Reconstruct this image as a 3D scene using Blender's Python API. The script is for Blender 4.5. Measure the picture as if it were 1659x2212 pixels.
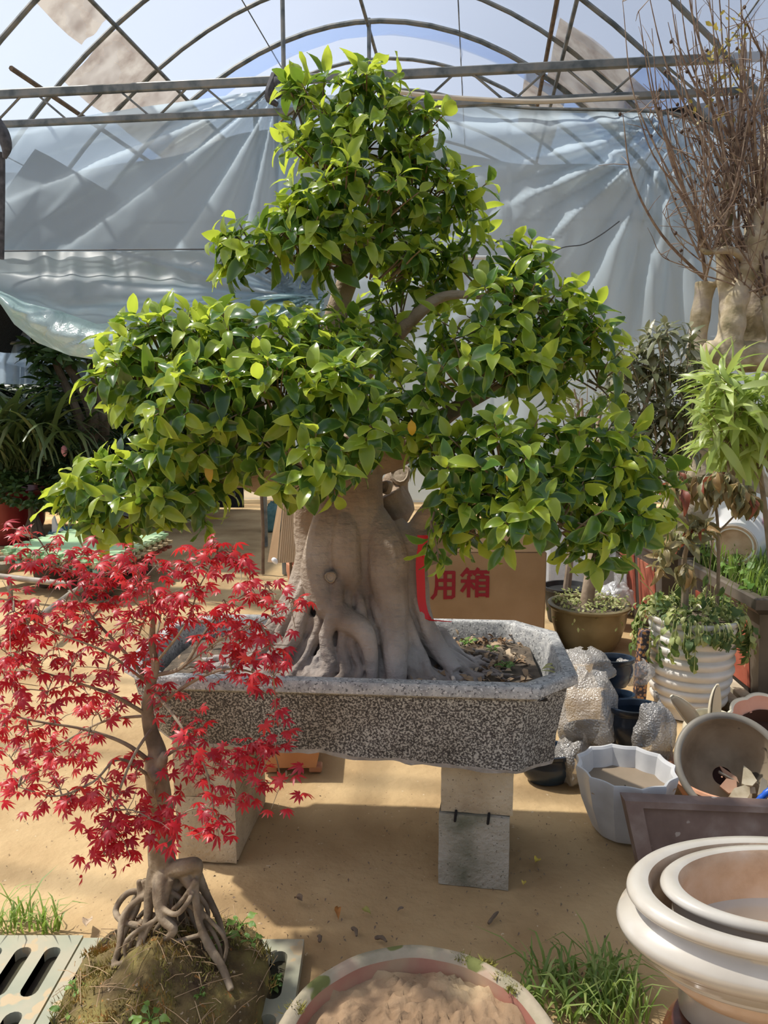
import bpy, math, random
import numpy as np
from mathutils import Vector, Matrix, noise as mnoise

for o in list(bpy.data.objects): bpy.data.objects.remove(o)
scn = bpy.context.scene
col = scn.collection
R = math.radians
rng = np.random.default_rng(7)
random.seed(7)

# ---------------------------------------------------------------- camera
F, PITCH, CAMH = 1662.0, R(8.25), 1.45          # focal length in px of the 1659x2212 frame
cd = bpy.data.cameras.new('camera'); cam = bpy.data.objects.new('camera', cd); col.objects.link(cam)
cam.location = (0, 0, CAMH); cam.rotation_euler = (R(90) - PITCH, 0, 0)
cd.sensor_fit = 'VERTICAL'; cd.sensor_height = 32.0; cd.lens = 32.0 * F / 2212.0
cd.clip_start = 0.05; cd.clip_end = 200
scn.camera = cam

# ---------------------------------------------------------------- light
SUNV = Vector((-0.56, 0.19, 1.0)).normalized()    # towards the sun
w = bpy.data.worlds.new('sky'); scn.world = w; w.use_nodes = True
nt = w.node_tree; bg = nt.nodes['Background']
sky = nt.nodes.new('ShaderNodeTexSky'); sky.sky_type = 'NISHITA'; sky.sun_disc = False
sky.sun_elevation = math.asin(SUNV.z); sky.sun_rotation = math.atan2(SUNV.x, SUNV.y)
sky.air_density = 1.0; sky.dust_density = 3.0; sky.ozone_density = 1.0
hs = nt.nodes.new('ShaderNodeHueSaturation'); hs.inputs['Saturation'].default_value = .6
nt.links.new(sky.outputs[0], hs.inputs['Color']); nt.links.new(hs.outputs[0], bg.inputs[0]); bg.inputs[1].default_value = 0.16
sd = bpy.data.lights.new('sun', 'SUN'); sun = bpy.data.objects.new('sun', sd); col.objects.link(sun)
sd.energy = 6.5; sd.angle = R(1.4); sd.color = (1.0, 0.93, 0.82)
sun.rotation_euler = SUNV.to_track_quat('Z', 'Y').to_euler(); sun.location = (-6, 3, 12)
scn.view_settings.view_transform = 'Standard'; scn.view_settings.look = 'None'
scn.view_settings.gamma = 1.0; scn.view_settings.use_curve_mapping = False
scn.view_settings.exposure = 0.32

# ---------------------------------------------------------------- pixel -> place
def ray(x, y):
    u = (x - 829.5) / F; v = (1106 - y) / F
    return np.array([u, math.cos(PITCH) + v * math.sin(PITCH), -math.sin(PITCH) + v * math.cos(PITCH)])
def at_z(x, y, z=0.0):
    d = ray(x, y); t = (z - CAMH) / d[2]; return np.array([0, 0, CAMH]) + d * t
def at_y(x, y, Y):
    d = ray(x, y); return np.array([0, 0, CAMH]) + d * (Y / d[1])
def pxs(Y, py=1106):                       # metres per pixel at distance Y along the ground
    return Y / ray(829.5, py)[1] / F
def proj(p):
    p = np.asarray(p, float) - np.array([0, 0, CAMH])
    f = p[..., 1] * math.cos(PITCH) - p[..., 2] * math.sin(PITCH)
    v = p[..., 1] * math.sin(PITCH) + p[..., 2] * math.cos(PITCH)
    return 829.5 + F * p[..., 0] / f, 1106 - F * v / f, f

# ---------------------------------------------------------------- object helpers
def tag(o, label=None, cat=None, group=None, kind=None):
    if label: o['label'] = label
    if cat: o['category'] = cat
    if group: o['group'] = group
    if kind: o['kind'] = kind
    return o
def wloc(o):
    v = Vector((0, 0, 0))
    while o is not None:
        v += o.location; o = o.parent
    return v
def empty(name, loc, label=None, cat=None, group=None, kind=None):
    o = bpy.data.objects.new(name, None); o.empty_display_size = 0.05
    o.location = tuple(float(c) for c in loc); col.objects.link(o)
    return tag(o, label, cat, group, kind)
def link(name, me, parent=None, loc=(0, 0, 0)):
    o = bpy.data.objects.new(name, me); o.location = loc; col.objects.link(o)
    if parent is not None: o.parent = parent
    return o

class MB:
    """collects shapes in world coordinates; build() links them as one mesh object"""
    def __init__(s): s.v = []; s.f = []; s.m = []; s.n = 0; s.e = None
    def add(s, v, f, m=0):
        v = np.asarray(v, float).reshape(-1, 3); s.v.append(v)
        s.f += [tuple(int(i) + s.n for i in q) for q in f]; s.m += [m] * len(f); s.n += len(v)
        return s
    def box(s, c, size, rot=None, m=0, taper=1.0, bev=0.0):
        hx, hy, hz = [a / 2 for a in size]
        if bev > 0:
            v = []; b = min(bev, hx * .9, hy * .9, hz * .9)
            for sx in (-1, 1):
                for sy in (-1, 1):
                    for sz in (-1, 1):
                        v += [(sx * (hx - b), sy * (hy - b), sz * hz), (sx * (hx - b), sy * hy, sz * (hz - b)), (sx * hx, sy * (hy - b), sz * (hz - b))]
            import bmesh as _b
            bm = _b.new(); [bm.verts.new(p) for p in v]; r = _b.ops.convex_hull(bm, input=bm.verts)
            bm.verts.index_update(); f = [[q.index for q in fa.verts] for fa in bm.faces]; v = [tuple(q.co) for q in bm.verts]; bm.free()
        else:
            v = [(sx * hx * (taper if sz < 0 else 1), sy * hy * (taper if sz < 0 else 1), sz * hz) for sx in (-1, 1) for sy in (-1, 1) for sz in (-1, 1)]
            f = [(0, 1, 3, 2), (4, 6, 7, 5), (0, 4, 5, 1), (2, 3, 7, 6), (0, 2, 6, 4), (1, 5, 7, 3)]
        v = np.array(v)
        if rot is not None: v = v @ np.array(rot).T
        return s.add(v + np.array(c), f, m)
    def tube(s, path, rad, n=8, cap=True, m=0, flat=None):
        P = np.asarray(path, float); K = len(P)
        rad = np.full(K, rad, float) if np.isscalar(rad) else np.asarray(rad, float)
        T = np.gradient(P, axis=0); T /= np.linalg.norm(T, axis=1)[:, None] + 1e-12
        ref = np.array([0, 0, 1.0]) if abs(T[0][2]) < .9 else np.array([1.0, 0, 0])
        a = np.cross(T[0], ref); a /= np.linalg.norm(a)
        v = []
        for i in range(K):
            a = a - T[i] * np.dot(a, T[i]); a /= np.linalg.norm(a) + 1e-12
            b = np.cross(T[i], a)
            for k in range(n):
                t = 2 * math.pi * k / n
                v.append(P[i] + rad[i] * (math.cos(t) * a + math.sin(t) * b))
        f = [(i * n + k, i * n + (k + 1) % n, (i + 1) * n + (k + 1) % n, (i + 1) * n + k) for i in range(K - 1) for k in range(n)]
        if cap: f += [tuple(range(n - 1, -1, -1)), tuple((K - 1) * n + k for k in range(n))]
        return s.add(v, f, m)
    def lathe(s, c, prof, n=40, sx=1.0, sy=1.0, fn=None, rot=None, m=0, close=True, rz=0.0):
        """prof: (r, z) list; closed in itself at r=0 ends"""
        v = []; f = []; K = len(prof)
        for r, z in prof:
            for k in range(n):
                t = 2 * math.pi * k / n
                q = r * (fn(t, z) if fn else 1.0)
                x, y = q * math.cos(t) * sx, q * math.sin(t) * sy
                v.append((x * math.cos(rz) - y * math.sin(rz), x * math.sin(rz) + y * math.cos(rz), z))
        for i in range(K - 1):
            for k in range(n):
                f.append((i * n + k, i * n + (k + 1) % n, (i + 1) * n + (k + 1) % n, (i + 1) * n + k))
        v = np.array(v)
        if rot is not None: v = v @ np.array(rot).T
        return s.add(v + np.array(c), f, m)
    def grid(s, P, m=0):
        P = np.asarray(P, float); a, b = P.shape[:2]
        f = [(i * b + j, i * b + j + 1, (i + 1) * b + j + 1, (i + 1) * b + j) for i in range(a - 1) for j in range(b - 1)]
        return s.add(P.reshape(-1, 3), f, m)
    def poly(s, pts, thick, nrm, m=0):
        """flat polygon with thickness"""
        p = np.asarray(pts, float); k = len(p); d = np.array(nrm, float) * thick
        v = np.vstack([p, p + d])
        f = [tuple(range(k - 1, -1, -1)), tuple(range(k, 2 * k))] + [(i, (i + 1) % k, k + (i + 1) % k, k + i) for i in range(k)]
        return s.add(v, f, m)
    def mesh(s, name, mats, smooth=True, off=(0, 0, 0), angle=None):
        me = bpy.data.meshes.new(name)
        V = np.vstack(s.v) - np.array(off)
        me.from_pydata(V.tolist(), [], s.f); 
        for mt in (mats if isinstance(mats, (list, tuple)) else [mats]): me.materials.append(mt)
        me.polygons.foreach_set('material_index', s.m)
        if smooth: me.polygons.foreach_set('use_smooth', [True] * len(me.polygons))
        me.update()
        if s.e is not None:
            at = me.attributes.new('edge', 'FLOAT', 'POINT'); at.data.foreach_set('value', np.concatenate(s.e).astype(np.float32))
        if smooth and angle: me.set_sharp_from_angle(angle=R(angle))
        return me
    def build(s, name, mats, parent=None, smooth=True, angle=40, loc=None):
        """loc: origin of the object (world); with a parent the mesh hangs under it"""
        base = wloc(parent) if parent is not None else Vector((0, 0, 0))
        L = Vector(loc) if loc is not None else base
        me = s.mesh(name, mats, smooth, tuple(L), angle)
        return link(name, me, parent, tuple(L - base))
def thing(name, mb, mats, label, cat, group=None, kind=None, smooth=True, angle=40, loc=None):
    if loc is None:
        V = np.vstack(mb.v); lo = V.min(0); hi = V.max(0); loc = ((lo[0] + hi[0]) / 2, (lo[1] + hi[1]) / 2, lo[2])
    return tag(mb.build(name, mats, None, smooth, angle, loc), label, cat, group, kind)
def rot3(rx=0, ry=0, rz=0):
    return np.array((Matrix.Rotation(rz, 3, 'Z') @ Matrix.Rotation(ry, 3, 'Y') @ Matrix.Rotation(rx, 3, 'X')))
def smooth_path(pts, k=6):
    """Catmull-Rom through the points (any number of columns)"""
    p = np.asarray(pts, float); p = np.vstack([2 * p[0] - p[1], p, 2 * p[-1] - p[-2]]); out = []
    for i in range(1, len(p) - 2):
        for t in np.linspace(0, 1, k, endpoint=False):
            a, b, c, d = p[i - 1], p[i], p[i + 1], p[i + 2]
            out.append(.5 * (2 * b + (c - a) * t + (2 * a - 5 * b + 4 * c - d) * t * t + (3 * b - a - 3 * c + d) * t ** 3))
    out.append(p[-2]); return np.array(out)
def pxpath(pts, k=6):
    """(px, py, Y, r_px) list -> smooth world path and radii in metres"""
    P = np.array([at_y(a[0], a[1], a[2]) for a in pts]); r = np.array([a[3] * pxs(a[2], a[1]) for a in pts])
    q = smooth_path(np.hstack([P, r[:, None]]), k); return q[:, :3], np.abs(q[:, 3])
def nz(p, s=1.0, o=0.0): return mnoise.noise(Vector((p[0] * s + o, p[1] * s + o, p[2] * s - o)))

# ---------------------------------------------------------------- materials
def newmat(name):
    m = bpy.data.materials.new(name); m.use_nodes = True; nt = m.node_tree
    return m, nt, nt.nodes['Principled BSDF'], nt.nodes['Material Output']
def N(nt, t, **kw):
    n = nt.nodes.new(t)
    for k, v in kw.items():
        if k.startswith('i_'): n.inputs[int(k[2:])].default_value = v
        else: setattr(n, k, v)
    return n
def c4(c): return (c[0], c[1], c[2], 1.0)
def ramp(nt, src, stops):
    r = nt.nodes.new('ShaderNodeValToRGB'); e = r.color_ramp.elements
    while len(e) < len(stops): e.new(0.5)
    for i, (p, c) in enumerate(stops): e[i].position = p; e[i].color = c4(c)
    nt.links.new(src, r.inputs[0]); return r.outputs[0]
def M(name, c1, c2=None, rough=.7, scale=8, detail=6, bump=0.0, bscale=None, c3=None, spec=.5, metal=0.0, coat=0.0, speck=None, trans=0.0, lo=.35, hi=.65):
    m, nt, b, out = newmat(name)
    tc = N(nt, 'ShaderNodeTexCoord')
    b.inputs['Roughness'].default_value = rough; b.inputs['Specular IOR Level'].default_value = spec
    b.inputs['Metallic'].default_value = metal; b.inputs['Coat Weight'].default_value = coat
    if c2 is None: b.inputs['Base Color'].default_value = c4(c1); src = None
    else:
        n1 = N(nt, 'ShaderNodeTexNoise'); n1.inputs['Scale'].default_value = scale; n1.inputs['Detail'].default_value = detail
        nt.links.new(tc.outputs['Object'], n1.inputs['Vector'])
        st = [(lo, c1), (hi, c2)] if c3 is None else [(lo, c1), ((lo + hi) / 2, c2), (hi, c3)]
        src = ramp(nt, n1.outputs[0], st)
        if speck:                                   # (colour, scale, threshold)
            for sc_, s_, th in speck:
                n2 = N(nt, 'ShaderNodeTexNoise'); n2.inputs['Scale'].default_value = s_; n2.inputs['Detail'].default_value = 2
                nt.links.new(tc.outputs['Object'], n2.inputs['Vector'])
                k = ramp(nt, n2.outputs[0], [(th, (0, 0, 0)), (th + .03, (1, 1, 1))])
                mx = N(nt, 'ShaderNodeMix', data_type='RGBA'); nt.links.new(k, mx.inputs[0]); nt.links.new(src, mx.inputs[6]); mx.inputs[7].default_value = c4(sc_)
                src = mx.outputs[2]
        nt.links.new(src, b.inputs['Base Color'])
    if bump:
        n3 = N(nt, 'ShaderNodeTexNoise'); n3.inputs['Scale'].default_value = bscale or scale * 3; n3.inputs['Detail'].default_value = 5
        nt.links.new(tc.outputs['Object'], n3.inputs['Vector'])
        bp = N(nt, 'ShaderNodeBump'); bp.inputs['Strength'].default_value = bump; bp.inputs['Distance'].default_value = .01
        nt.links.new(n3.outputs[0], bp.inputs['Height']); nt.links.new(bp.outputs[0], b.inputs['Normal'])
    if trans:
        tl = N(nt, 'ShaderNodeBsdfTranslucent'); mx = N(nt, 'ShaderNodeMixShader'); mx.inputs[0].default_value = trans
        if src is not None: nt.links.new(src, tl.inputs[0])
        else: tl.inputs[0].default_value = c4(c1)
        nt.links.new(b.outputs[0], mx.inputs[1]); nt.links.new(tl.outputs[0], mx.inputs[2]); nt.links.new(mx.outputs[0], out.inputs[0])
    return m
def leafmat(name, ca, cb, tcol, rough=.28, trans=.32, cc=None, rim=None):
    """glossy leaf: colour differs from leaf to leaf, light shines through"""
    m, nt, b, out = newmat(name)
    g = N(nt, 'ShaderNodeNewGeometry'); oi = N(nt, 'ShaderNodeObjectInfo')
    ad = N(nt, 'ShaderNodeMath', operation='ADD'); fr = N(nt, 'ShaderNodeMath', operation='FRACT')
    nt.links.new(g.outputs['Random Per Island'], ad.inputs[0]); nt.links.new(oi.outputs['Random'], ad.inputs[1]); nt.links.new(ad.outputs[0], fr.inputs[0])
    c = ramp(nt, fr.outputs[0], [(0, ca), (1, cb)] if cc is None else [(0, ca), (.55, cb), (1, cc)])
    if rim:  # highlight of light through the leaf edge, painted as a pale margin
        at = N(nt, 'ShaderNodeAttribute', attribute_name='edge'); pw = N(nt, 'ShaderNodeMath', operation='POWER'); pw.inputs[1].default_value = 9
        nt.links.new(at.outputs['Fac'], pw.inputs[0]); rm = N(nt, 'ShaderNodeMix', data_type='RGBA'); nt.links.new(pw.outputs[0], rm.inputs[0]); nt.links.new(c, rm.inputs[6]); rm.inputs[7].default_value = c4(rim); c = rm.outputs[2]
    nt.links.new(c, b.inputs['Base Color']); b.inputs['Roughness'].default_value = rough
    b.inputs['Specular IOR Level'].default_value = .5
    tl = N(nt, 'ShaderNodeBsdfTranslucent'); mx = N(nt, 'ShaderNodeMixShader'); mx.inputs[0].default_value = trans
    mm = N(nt, 'ShaderNodeMix', data_type='RGBA', blend_type='MIX'); mm.inputs[0].default_value = .75
    nt.links.new(c, mm.inputs[6]); mm.inputs[7].default_value = c4(tcol); nt.links.new(mm.outputs[2], tl.inputs[0])
    nt.links.new(b.outputs[0], mx.inputs[1]); nt.links.new(tl.outputs[0], mx.inputs[2]); nt.links.new(mx.outputs[0], out.inputs[0])
    return m
def film(name, tint, body, clear, gloss=.08, rough=.3, bump=.0, bscale=3.0, dirt=None, dif=.5):
    """thin polythene: partly clear, partly milky, slightly shiny"""
    m, nt, b, out = newmat(name); nt.nodes.remove(b)
    tr = N(nt, 'ShaderNodeBsdfTransparent'); tr.inputs[0].default_value = c4(tint)
    tl = N(nt, 'ShaderNodeBsdfTranslucent'); tl.inputs[0].default_value = c4(body)
    df = N(nt, 'ShaderNodeBsdfDiffuse'); df.inputs[0].default_value = c4(body)
    gl = N(nt, 'ShaderNodeBsdfGlossy'); gl.inputs['Roughness'].default_value = rough
    m0 = N(nt, 'ShaderNodeMixShader'); m0.inputs[0].default_value = dif
    nt.links.new(tl.outputs[0], m0.inputs[1]); nt.links.new(df.outputs[0], m0.inputs[2])
    m1 = N(nt, 'ShaderNodeMixShader'); m1.inputs[0].default_value = clear
    nt.links.new(m0.outputs[0], m1.inputs[1]); nt.links.new(tr.outputs[0], m1.inputs[2])
    m2 = N(nt, 'ShaderNodeMixShader'); m2.inputs[0].default_value = gloss
    nt.links.new(m1.outputs[0], m2.inputs[1]); nt.links.new(gl.outputs[0], m2.inputs[2]); nt.links.new(m2.outputs[0], out.inputs[0])
    tc = N(nt, 'ShaderNodeTexCoord')
    if dirt:
        n1 = N(nt, 'ShaderNodeTexNoise'); n1.inputs['Scale'].default_value = 5; n1.inputs['Detail'].default_value = 8
        nt.links.new(tc.outputs['Object'], n1.inputs['Vector']); k = ramp(nt, n1.outputs[0], [(.4, body), (.7, dirt)])
        nt.links.new(k, tl.inputs[0]); nt.links.new(k, df.inputs[0])
    if bump:
        n3 = N(nt, 'ShaderNodeTexNoise'); n3.inputs['Scale'].default_value = bscale; n3.inputs['Detail'].default_value = 4; n3.inputs['Distortion'].default_value = 1.0
        nt.links.new(tc.outputs['Object'], n3.inputs['Vector'])
        bp = N(nt, 'ShaderNodeBump'); bp.inputs['Strength'].default_value = bump; bp.inputs['Distance'].default_value = .03
        nt.links.new(n3.outputs[0], bp.inputs['Height'])
        for q in (df, gl): nt.links.new(bp.outputs[0], q.inputs['Normal'])
    return m

# ---------------------------------------------------------------- leaves
def leaf_mesh(width=.42, seg=5, half=2, fold=.25, curve=.5, tip=1.5, wav=0.0, stem=.06, seed=0):
    """a leaf 1 long along +Y, blade up +Z; folded at the midrib and bent down"""
    rr = random.Random(seed); V = []; Fc = []
    nacross = 2 * half + 1
    for i in range(seg + 1):
        t = i / seg
        wd = width * .5 * (math.sin(math.pi * min(1, (t * .94 + .03)) ** .85) ** .8) * (1 - .25 * t ** 3) if 0 < t < 1 else (.012 if t == 0 else .006)
        a = curve * t; y = math.sin(a) / curve if curve else t; z = -(1 - math.cos(a)) / curve if curve else 0
        for j in range(nacross):
            s = (j - half) / half
            V.append((s * wd, y + stem, z + abs(s) * wd * fold + wav * math.sin(7 * t + 2 * s + seed) * abs(s) * .1))
    for i in range(seg):
        for j in range(nacross - 1):
            a = i * nacross + j; Fc.append((a, a + 1, a + nacross + 1, a + nacross))
    k = len(V); V += [(-.012, 0, 0), (.012, 0, 0)]; Fc.append((k, k + 1, half + 1, half - 1))
    return np.array(V), Fc
def palm_leaf(lobes=7, seed=0):
    """palmate maple leaf, 1 long along +Y, lobes drooping"""
    rr = random.Random(seed); V = [(0, 0, 0), (0, .25, .03)]; Fc = []
    for i in range(lobes):
        a = (i - (lobes - 1) / 2) * R(36 if lobes == 7 else 44); L = (1 - .55 * (abs(a) / R(125)) ** 1.2) * rr.uniform(.85, 1.05) * .78
        dx, dy = math.sin(a), math.cos(a); nx, ny = dy, -dx; wd = .105 * (0.6 + .4 * L)
        b = (0, .25)
        k = len(V)
        V += [(b[0] + dx * L * .3 - nx * wd * .75, b[1] + dy * L * .3 - ny * wd * .75, .0), (b[0] + dx * L * .55 - nx * wd, b[1] + dy * L * .55 - ny * wd, -.06),
              (b[0] + dx * L, b[1] + dy * L, -.38 * L), (b[0] + dx * L * .55 + nx * wd, b[1] + dy * L * .55 + ny * wd, -.06), (b[0] + dx * L * .3 + nx * wd * .75, b[1] + dy * L * .3 + ny * wd * .75, .0),
              (b[0] + dx * L * .5, b[1] + dy * L * .5, -.02)]
        Fc += [(1, k, k + 5), (k, k + 1, k + 5), (k + 1, k + 2, k + 5), (k + 2, k + 3, k + 5), (k + 3, k + 4, k + 5), (k + 4, 1, k + 5)]
    k = len(V); V += [(-.012, 0, 0), (.012, 0, 0)]; Fc.append((k, k + 1, 1))
    return np.array(V), Fc
def unit(v):
    v = np.asarray(v, float); return v / (np.linalg.norm(v) + 1e-12)
def frame(d, n):
    """columns: side, direction, normal"""
    d = unit(d); n = np.asarray(n, float) - d * np.dot(n, d); n = unit(n) if np.linalg.norm(n) > 1e-6 else unit(np.cross(d, [1, .3, .2]))
    return np.stack([np.cross(d, n), d, n], 1)
_edge = {}
def edge_of(tv):
    """0 on the midrib, 1 on the margin of a leaf template"""
    k = id(tv)
    if k not in _edge:
        e = np.zeros(len(tv)); rows = {}
        for i, p in enumerate(tv): rows.setdefault(round(p[1], 4), []).append(i)
        for r_ in rows.values():
            mx = max(abs(tv[i][0]) for i in r_) + 1e-9
            for i in r_: e[i] = abs(tv[i][0]) / mx
        _edge[k] = e
    return _edge[k]
class Leaves:
    """leaves of one plant: the largest in view become objects of their own, the rest one part"""
    def __init__(s, templates): s.t = templates; s.L = []
    def add(s, p, d, n, size, var=None, mat=0, w=1.0):
        s.L.append((np.asarray(p, float), frame(d, n), size, rng.integers(len(s.t)) if var is None else var, mat, w))
    def finish(s, parent, mats, limit=300, leafname='leaf', restname='foliage', minpx=9):
        P = np.array([l[0] + l[1][:, 1] * l[2] * .5 for l in s.L]); X, Yp, D = proj(P)
        size = np.array([l[2] for l in s.L]); px = F * size / D
        # coarse depth buffer: which leaves stand in front in their cell
        cell = {}
        for i in np.argsort(D):
            if not (-20 < X[i] < 1680 and -20 < Yp[i] < 2232): continue
            key = (int(X[i] // 13), int(Yp[i] // 13))
            cell.setdefault(key, []).append(i)
        front = [v[0] for v in cell.values()]
        front = [i for i in front if px[i] >= minpx]; front.sort(key=lambda i: -px[i] + (D[i] - D.min()) * 20)
        pick = set(front[:limit])
        base = np.array(wloc(parent)); me_cache = {}
        rest = {}
        for i, (p, fr, sz, v, mt, w_) in enumerate(s.L):
            if i in pick:
                if (v, mt) not in me_cache:
                    mb = MB(); mb.add(*s.t[v]); mb.e = [edge_of(s.t[v][0])]; me_cache[(v, mt)] = mb.mesh(leafname, mats[mt], True)
                o = link(leafname, me_cache[(v, mt)], parent, tuple(p - base))
                o.rotation_euler = Matrix(fr.tolist()).to_euler(); o.scale = (sz * w_, sz, sz)
            else: rest.setdefault(0, []).append(i)
        if rest:
            V = []; Fc = []; mi = []; n = 0
            for i in rest[0]:
                p, fr, sz, v, mt, w_ = s.L[i]; tv, tf = s.t[v]
                V.append((tv * np.array([w_, 1, 1])) @ fr.T * sz + p); Fc += [tuple(a + n for a in q) for q in tf]; mi += [mt] * len(tf); n += len(tv)
            mb = MB(); mb.v = V; mb.f = Fc; mb.m = mi; mb.n = n; mb.e = [edge_of(s.t[s.L[i][3]][0]) for i in rest[0]]
            o = mb.build(restname, mats, parent, True, None); o['kind'] = 'stuff'
        return parent
FICUS_T = [leaf_mesh(.48, 5, 2, .28, c, wav=wv, seed=i) for i, (c, wv) in enumerate([(.4, .3), (.8, .2), (1.1, .4), (.6, .8), (1.4, .3)])]
WIDE_T = [leaf_mesh(.36, 4, 1, .25, c, seed=i) for i, c in enumerate([.4, .8, 1.1])]
LANCE_T = [leaf_mesh(.24, 5, 1, .25, c, seed=i) for i, c in enumerate([.3, .7, 1.0])]
DROOP_T = [leaf_mesh(.34, 5, 2, .5, c, wav=1.2, seed=i) for i, c in enumerate([.6, 1.3, 1.7])]
SMALL_T = [leaf_mesh(.5, 3, 1, .2, c, seed=i) for i, c in enumerate([.3, .6])]
MAPLE_T = [palm_leaf(7, i) for i in range(3)] + [palm_leaf(5, 8)]
# ================================================================ ground
sand = M('packed_sand', (.28, .18, .088), (.43, .30, .155), rough=.95, scale=1.7, detail=12, bump=.7, bscale=26, c3=(.54, .395, .215), spec=.15, lo=.30, hi=.66,
         speck=[((.25, .17, .10), 70, .72), ((.60, .48, .32), 50, .73)])
xs = np.concatenate([np.linspace(-9, -2.2, 14), np.linspace(-2, 2.2, 90), np.linspace(2.4, 9, 14)])
ys = np.concatenate([np.linspace(-2, 1.2, 6), np.linspace(1.3, 5, 90), np.linspace(5.2, 16, 30)])
G = np.array([[(x, y, .012 * nz((x, y, 0), 1.3) + .006 * nz((x, y, 5), 5) + .002 * nz((x, y, 9), 22) - .008) for x in xs] for y in ys])
mb = MB(); mb.grid(G); floor = mb.build('floor', sand); tag(floor, 'dusty tan packed sand floor of the greenhouse', kind='structure')
floor['kind'] = 'structure'

# ================================================================ greenhouse roof
AX = R(6.8)                                   # greenhouse axis turned against the view
gx = np.array([math.cos(AX), -math.sin(AX), 0]); gy = np.array([math.sin(AX), math.cos(AX), 0])
G0 = np.array([-.157, 8.2, 0])                # foot of the ridge in the truss plane
def gh(dx, s, z): return G0 + gx * dx + gy * s + np.array([0, 0, z])
def roofz(dx): return 5.17 - .196 * dx * dx
steel = M('galvanised_steel', (.10, .115, .115), (.20, .21, .20), rough=.5, scale=9, metal=.35, c3=(.26, .25, .22), bump=.1)
rust = M('rusty_steel', (.10, .075, .05), (.22, .15, .09), rough=.8, scale=14, bump=.2)
roof_film = film('roof_film', (.95, .97, 1.0), (.38, .43, .52), .58, gloss=.02, bump=.15, bscale=2, dif=.35)
old_film = film('dirty_film', (.75, .66, .55), (.62, .55, .46), .35, gloss=.03, dirt=(.25, .17, .11), bump=.3, bscale=6)
blue_film = film('blue_film', (.55, .68, .92), (.45, .58, .85), .45, gloss=.05)
ceiling = empty('ceiling', G0, 'arched greenhouse roof of clear film on steel hoops', kind='structure')
ARCH = [-6.5, -5.6, -4.8, -4.0, -3.25, -2.45, -1.65, -.8, 0, .85, 1.7, 2.55, 3.4]
def arch_pts(s, lift=0.0, n=34, lim=4.1):
    return np.array([gh(dx, s, roofz(dx) + lift) for dx in np.linspace(-lim, lim, n)])
for s in ARCH:
    mb = MB(); mb.tube(arch_pts(s, -.02), .02 if s else .026, 8); mb.build('roof_hoop', steel, ceiling)
for a, b in zip(ARCH[:-1], ARCH[1:]):
    for sgn in (-1, 1):
        ds = np.linspace(0, 4.12, 22) * sgn
        P = np.array([[gh(dx, s, roofz(dx) + .03 - .05 * math.sin(math.pi * (s - a) / (b - a)) + .012 * math.sin(dx * 3 + s * 5)) for dx in ds] for s in np.linspace(a, b, 5)])
        mb = MB(); mb.grid(P); mb.build('film_panel', roof_film, ceiling)
for dx in (-1.83, 0, 1.83):
    mb = MB(); mb.tube([gh(dx, s, roofz(dx) - .06) for s in (-6.5, -3, 0, 3.4)], .018, 8); mb.build('purlin', steel, ceiling)
for dx in (-3.2, -2.9, -1.0, .9, 2.7, 3.2):
    mb = MB(); mb.tube([gh(dx, s, roofz(dx) - .01) for s in (-6.5, -3, 0, 3.4)], .006, 5); mb.build('roof_wire', steel, ceiling)
# old patched film beside the purlins, and a bluish overlap along the hoop of the truss
def roof_patch(d0, d1, s0, s1, mt, lift, name='film_patch', sk=0.0):
    P = np.array([[gh(d0 + (d1 - d0) * t, s + sk * t, roofz(d0 + (d1 - d0) * t) + lift + .015 * math.sin(9 * t + 7 * s)) for t in np.linspace(0, 1, 10)] for s in np.linspace(s0, s1, 8)])
    m_ = MB(); m_.grid(P); m_.build(name, mt, ceiling)
roof_patch(-2.35, -1.85, -1.6, 1.2, old_film, -.01)
roof_patch(-2.1, -1.86, -3.2, -1.75, old_film, -.01)
roof_patch(1.75, 2.55, -1.2, .1, old_film, -.01)
roof_patch(1.55, 1.95, .1, 1.7, old_film, -.01)
roof_patch(-2.5, 2.4, .02, .34, blue_film, -.005, 'film_overlap')
roof_patch(2.35, 2.7, -1.6, -.2, blue_film, .01, 'film_overlap')
for dx0, dx1, s0, s1 in ((-2.45, -2.4, -2.2, 1.5), (1.7, 1.72, -1.8, 1.5)):
    mb = MB(); mb.tube([gh(dx0, s0, roofz(dx0) - .03), gh(dx1, s1, roofz(dx1) - .03)], .02, 6); mb.build('batten', rust, ceiling)

def at_s(px_, py_, s):
    """point of the cross plane s of the greenhouse seen at a pixel"""
    d = ray(px_, py_); o = np.array([0, 0, CAMH]); t = (s - np.dot(o - G0, gy)) / np.dot(d, gy); return o + d * t
TS = -2.25                                     # cross plane of the truss
# side walls of clear film below the eaves
for side, nm_ in ((-1, 'wall_left'), (1, 'wall_right')):
    P = np.array([[gh(side * 4.1, s, z) for s in np.linspace(-6.5, -1.7 if side < 0 else 3.4, 24)] for z in np.linspace(0, roofz(4.1) + .02, 5)])
    mb = MB(); mb.grid(P); o = mb.build(nm_, roof_film, None, True, None); tag(o, 'clear film side wall of the greenhouse', kind='structure')
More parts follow.
